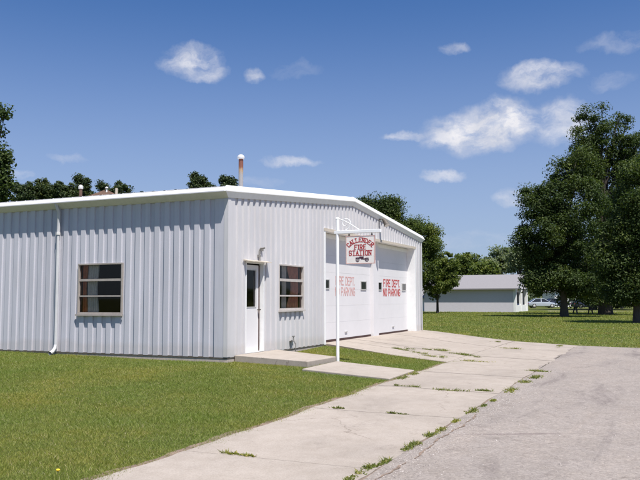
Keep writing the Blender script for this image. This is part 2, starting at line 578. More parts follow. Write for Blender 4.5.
# (centre px, centre py, half width px, half height px, density): clouds as patches of sky round fixed compass directions
CLOUDS = [(476, 131, 50, 21, 1.0), (505, 122, 34, 22, 1.0), (452, 140, 30, 10, .8), (560, 122, 32, 21, .66), (405, 136, 24, 5, .55),
          (540, 76, 36, 13, .75), (193, 62, 28, 14, .68), (206, 72, 22, 9, .6), (254, 75, 11, 9, .55), (291, 162, 30, 6, .55),
          (443, 174, 22, 6, .65), (455, 48, 14, 7, .40), (520, 196, 24, 9, .62), (68, 156, 19, 5, .32), (22, 174, 13, 5, .35),
          (296, 70, 30, 9, .16), (625, 42, 40, 10, .25), (262, 182, 26, 6, .22), (478, 240, 50, 10, .22), (610, 80, 24, 10, .2)]
acc = None
for (u, v_, hw, hh, dens) in CLOUDS:
    d = ray(u, v_)
    d /= np.linalg.norm(d)
    right = np.cross(d, Uh)
    right /= np.linalg.norm(right)
    up = np.cross(right, d)
    a_, b_ = hw / FPX, hh / FPX
    sb = N(nt, 'ShaderNodeVectorMath', operation='SUBTRACT')
    nt.links.new(wvec, sb.inputs[0])
    sb.inputs[1].default_value = d
    dx = N(nt, 'ShaderNodeVectorMath', operation='DOT_PRODUCT')
    nt.links.new(sb.outputs[0], dx.inputs[0])
    dx.inputs[1].default_value = right / a_
    dy = N(nt, 'ShaderNodeVectorMath', operation='DOT_PRODUCT')
    nt.links.new(sb.outputs[0], dy.inputs[0])
    dy.inputs[1].default_value = up / b_
    dz = N(nt, 'ShaderNodeVectorMath', operation='DOT_PRODUCT')
    nt.links.new(sb.outputs[0], dz.inputs[0])
    dz.inputs[1].default_value = d * 4
    cb = N(nt, 'ShaderNodeCombineXYZ')
    for i, q in enumerate((dx, dy, dz)):
        nt.links.new(q.outputs['Value'], cb.inputs[i])
    ln = N(nt, 'ShaderNodeVectorMath', operation='LENGTH')
    nt.links.new(cb.outputs[0], ln.inputs[0])
    mr = N(nt, 'ShaderNodeMapRange', interpolation_type='SMOOTHERSTEP')
    nt.links.new(ln.outputs['Value'], mr.inputs['Value'])
    mr.inputs['From Min'].default_value = 0.25
    mr.inputs['From Max'].default_value = 1.5
    mr.inputs['To Min'].default_value = dens
    mr.inputs['To Max'].default_value = 0.0
    if acc is None:
        acc = mr.outputs[0]
    else:
        mx = N(nt, 'ShaderNodeMath', operation='SMOOTH_MAX')
        nt.links.new(acc, mx.inputs[0])
        nt.links.new(mr.outputs[0], mx.inputs[1])
        mx.inputs[2].default_value = 0.05
        acc = mx.outputs[0]
mpw = N(nt, 'ShaderNodeMapping')
mpw.inputs['Scale'].default_value = (1, 1, 2.2)
nt.links.new(wvec, mpw.inputs['Vector'])
puff = noise(nt, 26.0, 7, 0.62, mpw.outputs[0])
pr = N(nt, 'ShaderNodeMapRange')
nt.links.new(puff.outputs['Fac'], pr.inputs['Value'])
pr.inputs['From Min'].default_value = 0.34
pr.inputs['From Max'].default_value = 0.62
pr.inputs['To Min'].default_value = 0.34
pr.inputs['To Max'].default_value = 1.12
cm = N(nt, 'ShaderNodeMath', operation='MULTIPLY', use_clamp=True)
nt.links.new(acc, cm.inputs[0])
nt.links.new(pr.outputs[0], cm.inputs[1])
cs = N(nt, 'ShaderNodeMath', operation='SUBTRACT', use_clamp=True)
nt.links.new(cm.outputs[0], cs.inputs[0])
cs.inputs[1].default_value = 0.06
shade = noise(nt, 14.0, 4, 0.55, mpw.outputs[0])
cr = ramp(nt, shade.outputs['Fac'], [(0.3, (4.3, 4.5, 5.2)), (0.65, (6.6, 6.5, 6.7))])
SKY_TINT = (0.35, 0.56, 0.83)
st = mix(nt, 1.0, sky.outputs[0], SKY_TINT, 'MULTIPLY')
sxyz = N(nt, 'ShaderNodeSeparateXYZ')
nt.links.new(gen, sxyz.inputs[0])
hz_ = N(nt, 'ShaderNodeMapRange', interpolation_type='SMOOTHSTEP')
nt.links.new(sxyz.outputs['Z'], hz_.inputs['Value'])
hz_.inputs['From Min'].default_value = 0.0
hz_.inputs['From Max'].default_value = 0.42
hz_.inputs['To Min'].default_value = 0.70
hz_.inputs['To Max'].default_value = 0.0
st = mix(nt, hz_.outputs[0], st, (3.25, 3.65, 4.75))
fin = mix(nt, cs.outputs[0], st, cr.outputs['Color'])
nt.links.new(fin, bg.inputs['Color'])
bg.inputs['Strength'].default_value = 0.085

# ------------------------------------------------------------------ ground
W, L = 14.65, 13.0


def sstep(a, b, x):
    t = np.clip((x - a) / (b - a), 0, 1)
    return t * t * (3 - 2 * t)


def h(x, y):
    x = np.asarray(x, float)
    y = np.asarray(y, float)
    dx = np.maximum(np.maximum(-x, x - W), 0)
    dy = np.maximum(np.maximum(-y, y - L), 0)
    d = np.hypot(dx, dy)
    base = -0.10 + 0.07 * sstep(0, 7, y) + 0.055 * sstep(2.8, 5.2, x)
    t = np.interp(d, [0, 2, 4, 6.2, 9], [0, 0.30, 0.72, 0.96, 1.0])
    und = 0.012 * np.sin(x * 1.3 + 0.7 * y) * np.sin(y * 0.9 - 0.4 * x) * sstep(0.5, 2, d)
    return base * (1 - t) - 0.30 * t + und * 0.0


def grid_axis(lo, hi, step, far):
    a = list(np.arange(lo, hi + 1e-6, step))
    s, x = step, hi
    while x < far:
        s *= 1.35
        x += s
        a.append(x)
    s, x = step, lo
    pre = []
    while x > -far:
        s *= 1.35
        x -= s
        pre.append(x)
    return np.array(pre[::-1] + a)


gx = grid_axis(-18, 24, 0.3, 2500)
gy = grid_axis(-12, 16, 0.3, 2500)
XX, YY = np.meshgrid(gx, gy, indexing='ij')
ZZ = h(XX, YY) - 0.012
ny = len(gy)
vsx = list(zip(XX.ravel(), YY.ravel(), ZZ.ravel()))
fsx = [(i * ny + j, (i + 1) * ny + j, (i + 1) * ny + j + 1, i * ny + j + 1) for i in range(len(gx) - 1) for j in range(ny - 1)]
lawn = MB().add(vsx, fsx).build('lawn', MAT['lawn'], smooth=True)
tag(lawn, 'sunlit green mown lawn spreading round the white metal station', 'lawn', kind='structure')

EDGE = [(0.3, 14.9), (-0.4, 14.6), (-3.5, 12.5), (-6.15, 11.7), (-9, 11.2), (-20, 10), (-45, 8)]     # right border of the paving, X at Y


def edge_x(y):
    ys = np.array([e[0] for e in EDGE][::-1])
    xs = np.array([e[1] for e in EDGE][::-1])
    return np.interp(y, ys, xs)


def left_x(y):          # left border of the drive in front of the garage doors
    return np.interp(y, [-3.9, -2.3, 0.0], [3.45, 4.05, 5.25])


def sheet(mb, x0f, x1f, y0, y1, nx, ny_, dz, wob0=0.0, wob1=0.0, skirt=0.0):
    vs_, fs_ = [], []
    for j in range(ny_ + 1):
        y = y0 + (y1 - y0) * j / ny_
        for i in range(nx + 1):
            xa, xb = x0f(y), x1f(y)
            x = xa + (xb - xa) * i / nx
            yy = y
            if j == 0: yy += wob0 * (math.sin(x * 2.1) * .5 + math.sin(x * 5.3 + 1) * .3 + math.sin(x * 13.7) * .2)
            if j == ny_: yy += wob1 * (math.sin(x * 2.7) * .5 + math.sin(x * 6.1 + 2) * .3 + math.sin(x * 15.1) * .2)
            vs_.append((x, yy, float(h(x, yy)) + dz))
    n = nx + 1
    for j in range(ny_):
        for i in range(nx):
            fs_.append((j * n + i, j * n + i + 1, (j + 1) * n + i + 1, (j + 1) * n + i))
    if skirt:
        loop = list(range(nx + 1)) + [j * n + nx for j in range(1, ny_ + 1)] + [ny_ * n + i for i in range(nx - 1, -1, -1)] + [j * n for j in range(ny_ - 1, 0, -1)]
        b0 = len(vs_)
        vs_ += [(vs_[i][0], vs_[i][1], vs_[i][2] - skirt) for i in loop]
        m = len(loop)
        fs_ += [(loop[(i + 1) % m], loop[i], b0 + i, b0 + (i + 1) % m) for i in range(m)]
    mb.add(vs_, fs_)


# soil showing between slabs and along the lawn edge
sm = MB()
sheet(sm, lambda y: -40, lambda y: 2.4, -6.10, -3.80, 320, 12, -0.004, 0, 0.07)
sheet(sm, lambda y: 2.405, lambda y: 3.4, -5.9, -3.80, 20, 12, -0.004, 0, 0.0)
sheet(sm, lambda y: left_x(y) - 0.05, lambda y: edge_x(y) + .02, -3.80, 0.1, 30, 20, -0.003)
sheet(sm, lambda y: 3.405, lambda y: edge_x(y) - .3, -5.6, -3.803, 30, 12, -0.0035)
tag(sm.build('soil', MAT['soil']), 'brown soil showing in the slab joints and along the lawn edge', 'soil', kind='structure')

# driveway slabs: the strip along the road and the wide pad in front of the garage doors
ap = MB()
g_ = 0.010
xj = [-40, -36.5, -33, -29.5, -26, -22.5, -19, -15.8, -13.3, -10.4, -7.28, -4.12, -1.45, 1.15, 3.2]
for i in range(len(xj) - 1):
    a0, b0 = xj[i] + g_, xj[i + 1] - g_
    tilt = random.uniform(-.004, .004)
    sheet(ap, lambda y, a0=a0: a0, lambda y, b0=b0: b0, -6.0, -3.92, 24, 8, 0.006 + tilt, 0.025, 0.035, 0.06)
# pad: columns parallel to its slanted left edge, rows across
rows = [0.262, -3.9, -6.0]
for r_ in range(2):
    yt, yb = rows[r_] - g_ * (r_ > 0), rows[r_ + 1] + (g_ if r_ < 1 else 0)
    cuts = [0.0, 0.145, 0.245, 0.62, 1.0]
    for c_ in range(4):
        def xa(y, q=cuts[c_], s=(c_ > 0)):
            lx = left_x(y) if y > -3.9 else 3.22
            return lx + (edge_x(y) - lx) * q + g_ * 1.2 * s

        def xb(y, q=cuts[c_ + 1], s=(c_ < 3)):
            lx = left_x(y) if y > -3.9 else 3.22
            return lx + (edge_x(y) - lx) * q - g_ * 1.2 * s
        dz = 0.006 + random.uniform(-.003, .004)
        vs0 = len(ap.v)
        sheet(ap, xa, xb, yb, yt, 14, 14, dz, 0.10 if r_ == 1 else 0, 0, 0.16 if r_ == 0 else 0.012)
        # ramp the pad up to the garage floor
        for k in range(vs0, len(ap.v)):
            x, y, z = ap.v[k]
            ap.v[k] = (x, y, z + 0.04 * float(sstep(-2.6, 0.05, y)))
tag(ap.build('driveway', MAT['apron']), 'pale concrete slabs in front of the garage doors and along the road', 'driveway', kind='structure')

rd = MB()
sheet(rd, lambda y: -60, lambda y: edge_x(y), -45, -6.015, 200, 40, 0.003, 0, 0.02)
sheet(rd, lambda y: 2.0, lambda y: edge_x(y), -6.0, -5.8, 30, 2, 0.0025)
tag(rd.build('road', MAT['road'], smooth=True), 'worn grey gravelly road surface in the foreground', 'road', kind='structure')

ck = MB()
for xa_, xb_ in ((-9.2, -6.9), (-6.7, -3.7)):
    n_ = 60
    lo_, hi_ = [], []
    for i in range(n_ + 1):
        x = xa_ + (xb_ - xa_) * i / n_
        yc = -6.165 + .02 * math.sin(x * 3.1) + .012 * math.sin(x * 9.7) + .008 * math.sin(x * 31)
        wd = .010 + .007 * math.sin(x * 13) * math.sin(x * 5.1)
        lo_.append((x, yc - wd, float(h(x, yc)) + .0075))
        hi_.append((x, yc + wd, float(h(x, yc)) + .0075))
    ck.add(lo_ + hi_, [(i, i + 1, n_ + 2 + i, n_ + 1 + i) for i in range(n_)])
tag(ck.build('road_crack', MAT['soil']), 'dark crack in the road running beside the weedy slab joint', 'crack', kind='structure')
# loose grit on the road and in the joint
gr = np.random.default_rng(5)
n_ = 9000
gx_ = np.concatenate([gr.uniform(-9, 3, 4000), gr.uniform(-9, 11, 5000)])
gy_ = np.concatenate([-6.05 - np.abs(gr.normal(0, .22, 4000)), gr.uniform(-13, -6.05, 5000)])
gsz = gr.uniform(.003, .009, n_) * np.where(gr.random(n_) < .06, 1.8, 1.0)
OCT = np.array([(1, 0, 0), (0, 1, 0), (-1, 0, 0), (0, -1, 0), (0, 0, .8), (0, 0, -.8)], float)
TRI = np.array([(0, 1, 4), (1, 2, 4), (2, 3, 4), (3, 0, 4), (1, 0, 5), (2, 1, 5), (3, 2, 5), (0, 3, 5)])
ga = gr.uniform(0, 6.28, n_)
vv = OCT[None] * gsz[:, None, None] * gr.uniform(.6, 1.3, (n_, 6, 3))
xr_ = vv[..., 0] * np.cos(ga)[:, None] - vv[..., 1] * np.sin(ga)[:, None]
yr_ = vv[..., 0] * np.sin(ga)[:, None] + vv[..., 1] * np.cos(ga)[:, None]
vv = np.stack([xr_ + gx_[:, None], yr_ + gy_[:, None], vv[..., 2] + (h(gx_, gy_) + .004)[:, None]], -1)
PEB = vv[:, TRI].reshape(-1, 3)
tag(mesh_np('gravel', PEB, 3, MAT['grit']), 'loose grit and small stones scattered over the worn road', 'gravel', kind='stuff')
# kerb-like low lip running along the joint of road and driveway is only a crack, so nothing more here
# front walk and doorstep
def slab(name, pts_top, thick, m, label, cat):
    mb = MB()
    n = len(pts_top)
    c = np.mean(np.array(pts_top), axis=0)
    mb.v = [tuple(p) for p in pts_top] + [(p[0], p[1], p[2] - thick) for p in pts_top]
    mb.f = [tuple(range(n))] + [(i, i + n, (i + 1) % n + n, (i + 1) % n) for i in range(n)]
    o = mb.build(name, m, bevel=0.012)
    tag(o, label, cat, kind='structure')
    return o


slab('doorstep', [(0.30, -0.006, 0.035), (0.22, -1.80, -0.035), (1.62, -1.84, -0.035), (2.30, -0.006, 0.03)], 0.40, MAT['walk'],
     'raised concrete doorstep slab below the white entry door', 'doorstep')
slab('walkway', [(-0.42, -1.97, -0.125), (-0.62, -3.86, -0.215), (1.12, -3.80, -0.215), (1.52, -1.90, -0.125)], 0.35, MAT['walk'],
     'short concrete walkway slab from the doorstep to the driveway', 'walkway')

# ------------------------------------------------------------------ grass
def pt_in_poly(x, y, poly):
    ins = np.zeros(len(x), bool)
    n = len(poly)
    for i in range(n):
        x1, y1 = poly[i]
        x2, y2 = poly[(i + 1) % n]
        c = ((y1 > y) != (y2 > y)) & (x < (x2 - x1) * (y - y1) / (y2 - y1 + 1e-12) + x1)
        ins ^= c
    return ins


DOORSTEP = [(0.30, 0.2), (0.22, -1.80), (1.62, -1.84), (2.30, 0.2)]
WALK = [(-0.42, -1.97), (-0.62, -3.86), (1.12, -3.80), (1.52, -1.90)]


def on_lawn(x, y, slop):
    """True where grass grows; slop (m) lets some of it creep over the paving"""
    wob = 0.05 * np.sin(x * 3.1) + 0.04 * np.sin(x * 7.7 + 1) + 0.03 * np.sin(x * 17.0)
    ok = ~((x > 0.0) & (x < W) & (y > -0.01) & (y < L))
    strip = (y < -3.92 + wob - slop) & (x < edge_x(y))
    pad = (x > left_x(np.minimum(y, 0.2)) - slop) & (x < edge_x(y) + slop * .5) & (y < 0.3) & (y > -3.95)
    ok &= ~strip & ~pad
    ok &= ~(pt_in_poly(x, y, DOORSTEP)) & ~(pt_in_poly(x, y, WALK) & (RNG.random(len(x)) > 0.02))
    return ok


def in_view(x, y, margin):
    dx, dy = x - CAM[0], y - CAM[1]
    dep = dx * Fh[0] + dy * Fh[1]
    lat = dx * Rh[0] + dy * Rh[1]
    return (dep > 3.5) & (np.abs(lat) < dep * 0.43 + margin), dep


def blades(name, n, xr, yr, d0, hgt, wid, label, pw=1.3, dmax=200, wscale=0.5, cat='grass'):
    xs, ys = [], []
    tot = 0
    while tot < n:
        x = RNG.uniform(*xr, 400000)
        y = RNG.uniform(*yr, 400000)
        vis, dep = in_view(x, y, 2.0)
        k = vis & (dep < dmax)
        x, y, dep = x[k], y[k], dep[k]
        k = RNG.random(len(x)) < np.minimum(1, (d0 / dep) ** pw)
        x, y = x[k], y[k]
        clump = np.sin(x * 5.1 + 2 * np.sin(y * 3.3)) * np.sin(y * 4.7 + 2 * np.sin(x * 2.9))
        k = RNG.random(len(x)) < 0.72 + 0.28 * clump
        x, y = x[k], y[k]
        k = on_lawn(x, y, RNG.normal(0, 0.05, len(x)).clip(-.08, .13))
        xs.append(x[k])
        ys.append(y[k])
        tot += k.sum()
    x = np.concatenate(xs)[:n]
    y = np.concatenate(ys)[:n]
    dep = (x - CAM[0]) * Fh[0] + (y - CAM[1]) * Fh[1]
    z = h(x, y) - 0.015
    sc = np.maximum(1, dep / d0) ** wscale
    tuft = 0.75 + 0.5 * (0.5 + 0.5 * np.sin(x * 1.9 + np.sin(y * 2.3))) * RNG.random(n)
    H = hgt * RNG.uniform(0.5, 1.25, n) * tuft * sc ** .4
    Wd = wid * RNG.uniform(0.7, 1.3, n) * sc
    an = RNG.uniform(0, 2 * np.pi, n)
    la = RNG.uniform(0, 2 * np.pi, n)
    le = RNG.uniform(0.2, 1.5, n) * H
    V = np.zeros((n, 3, 3))
    V[:, 0] = np.stack([x - np.cos(an) * Wd / 2, y - np.sin(an) * Wd / 2, z], 1)
    V[:, 1] = np.stack([x + np.cos(an) * Wd / 2, y + np.sin(an) * Wd / 2, z], 1)
    V[:, 2] = np.stack([x + np.cos(la) * le, y + np.sin(la) * le, z + H], 1)
    o = mesh_np(name, V.reshape(-1, 3), 3, MAT['grass'])
    tag(o, label, cat, kind='stuff')
    return o


blades('lawn_grass', 420000, (-14, 6.5), (-4.4, 9), 8, 0.034, 0.0068, 'short green grass on the lawn beside the siding and walk')
blades('far_grass', 200000, (9, 80), (-42, 24), 26, 0.06, 0.024, 'sunlit rough grass on the lawn beyond the driveway', pw=1.0, dmax=85, wscale=0.8)

# ------------------------------------------------------------------ fire station
st_ = empty('fire_station', (0, 0, 0))
tag(st_, 'white corrugated metal fire station with two wide garage doors', 'fire station')
EA, RIDGE = 3.68, 4.3328
OX, OY = 0.2, 0.07
SL = (RIDGE - EA) / (W / 2 + OX)


def roof_z(x):
    return EA + SL * (W / 2 + OX - abs(x - W / 2) )if True else 0


PITCH, RIBW, FL, DEP = 0.2667, 0.132, 0.008, 0.034


def profile(length, start):
    """(s, inset) points of the corrugated sheet"""
    pts = [(0.0, 0.0)]
    s = start
    while s + PITCH < length + 0.01:
        pts += [(s + RIBW, 0.0), (s + RIBW + FL, DEP), (s + PITCH - FL, DEP), (s + PITCH, 0.0)]
        s += PITCH
    pts = [p for p in pts if p[0] <= length]
    pts.append((length, pts[-1][1]))
    return pts


def corrugated(length, start, top, openings, place, bottom=0.0):
    mb = MB()
    pts = profile(length, start)
    cuts = sorted(set([o[0] for o in openings] + [o[1] for o in openings]))
    S = []
    for (s0, d0), (s1, d1) in zip(pts[:-1], pts[1:]):
        seg = [s0] + [c for c in cuts if s0 < c < s1] + [s1]
        for a0, a1 in zip(seg[:-1], seg[1:]):
            if a1 - a0 < 1e-6: continue
            f = lambda s: d0 + (d1 - d0) * (s - s0) / max(s1 - s0, 1e-9)
            S.append((a0, f(a0), a1, f(a1)))
    for a0, da, a1, db in S:
        mid = (a0 + a1) / 2
        zs = [(bottom, None)]
        for o in sorted([o for o in openings if o[0] <= mid <= o[1]], key=lambda o: o[2]):
            lo, hi = zs.pop()
            zs.append((lo, o[2]))
            zs.append((o[3], None))
        for lo, hi in zs:
            z0a = z0b = lo
            z1a = top(a0) if hi is None else hi
            z1b = top(a1) if hi is None else hi
            if hi is not None and hi - lo < 1e-4: continue
            mb.quad(place(a0, da, z0a), place(a1, db, z0b), place(a1, db, z1b), place(a0, da, z1a))
    return mb


def gable(s):
    return EA - 0.04 + SL * (W / 2 + OX - abs(s - W / 2)) - SL * 0


ENTRY = (0.80, 1.62, 0.0, 2.06)
FWIN = (2.40, 3.79, 0.99, 2.09)
GAR = (5.22, 13.70, 0.0, 3.15)
LWIN = (2.82, 4.12, 0.92, 2.08)
front_top = lambda s: EA - 0.10 + SL * (W / 2 + OX - abs(s - W / 2))
side_top = lambda s: 3.56
o = corrugated(W, 0.16, front_top, [ENTRY, FWIN, GAR], lambda s, d, z: (s, d, z)).build('wall', MAT['siding_lit'], st_)
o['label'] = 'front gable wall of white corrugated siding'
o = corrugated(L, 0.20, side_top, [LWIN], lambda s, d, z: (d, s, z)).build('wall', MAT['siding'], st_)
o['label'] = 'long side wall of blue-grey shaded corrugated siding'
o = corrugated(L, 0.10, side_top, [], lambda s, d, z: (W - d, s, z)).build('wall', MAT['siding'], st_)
o = corrugated(W, 0.10, front_top, [], lambda s, d, z: (s, L - d, z)).build('wall', MAT['siding'], st_)
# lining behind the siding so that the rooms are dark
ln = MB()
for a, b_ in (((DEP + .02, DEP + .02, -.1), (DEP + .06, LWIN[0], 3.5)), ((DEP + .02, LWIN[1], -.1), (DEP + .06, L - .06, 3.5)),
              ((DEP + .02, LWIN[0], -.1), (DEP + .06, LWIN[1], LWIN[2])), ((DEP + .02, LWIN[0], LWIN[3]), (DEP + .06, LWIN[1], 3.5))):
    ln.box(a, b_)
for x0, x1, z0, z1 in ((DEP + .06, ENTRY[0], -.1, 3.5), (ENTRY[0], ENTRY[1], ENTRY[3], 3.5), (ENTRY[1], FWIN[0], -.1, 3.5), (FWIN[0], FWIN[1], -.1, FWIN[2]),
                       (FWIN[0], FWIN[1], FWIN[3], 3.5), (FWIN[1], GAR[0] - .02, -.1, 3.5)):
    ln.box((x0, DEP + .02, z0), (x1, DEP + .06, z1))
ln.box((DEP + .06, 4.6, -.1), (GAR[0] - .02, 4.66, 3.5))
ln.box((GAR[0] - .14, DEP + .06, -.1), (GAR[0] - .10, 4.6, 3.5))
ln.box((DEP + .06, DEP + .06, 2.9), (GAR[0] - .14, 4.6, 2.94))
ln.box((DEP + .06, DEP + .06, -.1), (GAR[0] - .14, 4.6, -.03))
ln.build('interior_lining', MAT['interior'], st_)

# foundation
fd = MB()
fi = 0.012
fd.box((fi, fi, -0.6), (ENTRY[0] - .01, 0.2, -0.012)).box((ENTRY[1] + .01, fi, -0.6), (GAR[0] - .02, 0.2, -0.012))
fd.box((ENTRY[0] - .01, fi + .02, -0.6), (ENTRY[1] + .01, 0.2, 0.03))
fd.box((fi, 0.2, -0.6), (0.2, L - fi, -0.012)).box((W - 0.2, fi, -0.6), (W - fi, L - fi, -0.012)).box((0.2, L - .2, -0.6), (W - .2, L - fi, -0.012))
fd.box((GAR[0] - .02, 0.20, -0.6), (GAR[1] + .02, 0.5, -0.02)).box((GAR[1] + .02, fi, -.6), (W - .2, .2, -.012))
fd.build('foundation', MAT['foundation'], st_, bevel=0.006)
bt = MB()
bt.box((.003, .003, -.024), (ENTRY[0] - .02, .03, .010)).box((ENTRY[1] + .02, .003, -.024), (GAR[0] - .03, .03, .010)).box((.003, .031, -.024), (.03, L, .010))
bt.build('base_shadow_strip', MAT['dark_metal'], st_)  # dark strip stands in for the shadow gap under the siding
# corner flashings
for poly in ([(-.008, -.008), (.115, -.008), (.115, .006), (.006, .006), (.006, .095), (-.008, .095)], [(W + .008, -.008), (W + .008, .095), (W - .006, .095), (W - .006, .006), (W - .115, .006), (W - .115, -.008)]):
    ct = MB()
    ct.prism([(x_, y_, .013) for x_, y_ in poly], (0, 0, 3.41))
    ct.build('corner_flashing', MAT['siding_lit'], st_)
# roof: ribbed sheets on both slopes
rf = MB()
pr_ = []
s = -OY + .06
while s < L + OY:
    pr_ += [(s, 0.0), (s + .06, 0.0), (s + .085, .010), (s + .125, .010), (s + .15, 0.0)]
    s += 0.3
pr_.append((L + OY - .06, 0))
for sg in (-1, 1):
    for (y0, a0), (y1, a1) in zip(pr_[:-1], pr_[1:]):
        xe = -OX + .085 if sg < 0 else W + OX - .085
        xm = W / 2
        q = [(xe, y0, EA - .003 + a0), (xe, y1, EA - .003 + a1), (xm, y1, RIDGE - .005 + a1), (xm, y0, RIDGE - .005 + a0)]
        rf.quad(*(q if sg > 0 else q[::-1]))
roof = rf.build('roof', MAT['trim'], st_)
rc = MB()
rc.prism([(W / 2 - .2, -OY + .06, RIDGE + .01 - .2 * SL), (W / 2, -OY + .06, RIDGE + .03), (W / 2 + .2, -OY + .06, RIDGE + .01 - .2 * SL), (W / 2, -OY + .06, RIDGE + .005)], (0, L + 2 * OY - .12, 0))
rc.build('ridge_cap', MAT['trim'], roof)
# eave trims with sloping soffit, rake trims
for sx, lab in ((-1, 1), (1, 2)):
    X = (lambda t: t) if sx < 0 else (lambda t: W - t)
    mb = MB()
    mb.prism([(X(-OX + .10), -OY + .05, EA + .004), (X(-OX), -OY + .05, EA - .105), (X(-OX), -OY + .05, EA - .125), (X(-OX + .03), -OY + .05, EA - .135), (X(-OX + .13), -OY + .05, EA - .005)], (0, L + 2 * OY - .1, 0))
    mb.build('eave_trim', MAT['eave'], st_)
    mb = MB()
    sa = [(X(-OX + .006), -OY + .008, EA - .126), (X(-.011), -.012, 3.435), (X(.03), -.012, 3.435), (X(.03), -.012, EA - .10), (X(-OX + .032), -OY + .03, EA - .10)]
    sb_ = [(x_, (L - y_), z_) for x_, y_, z_ in sa]
    mb.add(sa + sb_, [(4, 3, 2, 1, 0), (5, 6, 7, 8, 9)] + [(i, (i + 1) % 5, 5 + (i + 1) % 5, 5 + i) for i in range(5)])
    mb.build('soffit', MAT['soffit'], st_)
for yf, sy in ((0.0, 1), (L, -1)):
    mb = MB()
    mb2 = MB()
    for sg in (-1, 1):
        xe = -OX if sg < 0 else W + OX
        xm = W / 2
        y0, y1 = yf - sy * OY, yf - sy * (OY - .03)
        za, zm = EA + .035, RIDGE + .035
        yt_, yb_, yk = y0 + sy * .045, y0 - sy * .004, y0 + sy * .07
        xt = -OX + .10 if sg < 0 else W + OX - .10
        za2 = za - .025 + SL * .10
        A6 = [(xt, yt_, za2), (xe, yb_, za - .135), (xe, yb_, za - .158), (xe, yk, za - .158), (xt, yk, za2)]
        B6 = [(xm, yt_, zm - .02), (xm, yb_, zm - .135), (xm, yb_, zm - .158), (xm, yk, zm - .158), (xm, yk, zm - .02)]
        mb.add(A6 + B6, [(0, 1, 2, 3, 4), (9, 8, 7, 6, 5)] + [(i, 5 + i, 5 + (i + 1) % 5, (i + 1) % 5) for i in range(5)])
        zb, zc = EA - .12, RIDGE - .12
        xi = -.011 if sg < 0 else W + .011
        zi = zb - .135 + SL * .19
        b0 = [(xe, y0 + sy * .004, zb), (xm, y0 + sy * .004, zc), (xm, yf - sy * .010, zc - .135), (xi, yf - sy * .010, zi)]
        b1 = [(xe, yf + sy * .02, zb), (xm, yf + sy * .02, zc), (xm, yf + sy * .02, zc - .135), (xi, yf + sy * .02, zi)]
        mb2.add(b0 + b1, [(0, 1, 2, 3), (4, 5, 6, 7), (0, 4, 5, 1), (3, 2, 6, 7), (0, 3, 7, 4)])
    mb.build('rake_trim', MAT['trim'], st_)
    mb2.build('rake_return', MAT['trim'], st_)

# downspout on the side wall
ds = MB()
ds.tube([(-.16, 4.72, 3.56), (-.12, 4.72, 3.46), (-.055, 4.72, 3.36), (-.055, 4.72, 2.83)], .040, 8)
ds.tube([(-.055, 4.72, 2.86), (-.055, 4.72, .16)], .036, 8)
dso = ds.build('downspout', MAT['eave'], st_, smooth=True)
d2 = MB()
d2.tube([(-.055, 4.72, 2.80), (-.055, 4.72, 2.86)], .052, 8)
d2.build('collar', MAT['soffit'], dso, smooth=True)
d2 = MB()
d2.tube([(-.055, 4.72, .17), (-.075, 4.715, .09), (-.17, 4.70, .01), (-.27, 4.68, -.02)], [.040, .041, .043, .046], 8, cap=False)
d2.build('elbow', MAT['eave'], dso, smooth=True)
d2 = MB()
d2.tube([(-.17, 4.69, -.04), (-.17, 4.69, -.20)], .045, 8)
d2.build('drain_stub', MAT['black'], dso, smooth=True)


def wavy(x0, x1, z0, z1, y, amp, nwave, place, gather=0.0):
    mb = MB()
    n, m_ = 40, 8
    vs_, fs_ = [], []
    for j in range(m_ + 1):
        t = j / m_
        for i in range(n + 1):
            s_ = i / n
            xx = x0 + (x1 - x0) * s_ * (1 - gather * math.sin(t * math.pi) ** 2)
            vs_.append(place(xx, y + amp * math.sin(s_ * nwave * 6.283 + math.sin(t * 2) * .6), z0 + (z1 - z0) * (1 - t)))
    for j in range(m_):
        for i in range(n):
            fs_.append((j * (n + 1) + i, j * (n + 1) + i + 1, (j + 1) * (n + 1) + i + 1, (j + 1) * (n + 1) + i))
    return mb.add(vs_, fs_)


def window(name_label, rng, place, mull, frame_mat):
    """place(s, depth, z) -> point; depth grows into the building"""
    s0, s1, z0, z1 = rng

    def bx(mb, a, b_):
        c = [place(*a), place(*b_)]
        lo = np.minimum(*c)
        hi = np.maximum(*c)
        mb.box(lo, hi)
    f = MB()
    t = .046
    bx(f, (s0 - .008, -.012, z1 - .022), (s1 + .008, .10, z1 + .012))
    bx(f, (s0 - .008, -.010, z0 + .027), (s0 + t - .02, .10, z1 - .023))
    bx(f, (s1 - t + .02, -.010, z0 + .027), (s1 + .008, .10, z1 - .023))
    bx(f, (s0 - .008, -.012, z0 - .02), (s1 + .008, .10, z0 + .026))
    win = f.build('window', frame_mat, st_)
    win['label'] = name_label
    f = MB()
    bx(f, (s0 - .03, -.050, z0 - .058), (s1 + .03, -.001, z0 - .021))
    f.build('sill', frame_mat, win)
    f = MB()
    for zc, tt in mull:
        bx(f, (s0 + t - .019, .012, zc - tt), (s1 - t + .019, .06, zc + tt))
    f.build('mullion', frame_mat, win)
    f = MB()
    cn = [place(s0 + .03, .045, z0 + .02), place(s1 - .03, .045, z0 + .02), place(s1 - .03, .045, z1 - .02), place(s0 + .03, .045, z1 - .02)]
    if np.cross(cn[1] - cn[0], cn[2] - cn[0]).dot(place(s0, 0, z0) - place(s0, 1, z0)) < 0: cn = cn[::-1]
    f.quad(*cn)
    f.build('pane', MAT['glass'], win)
    return win


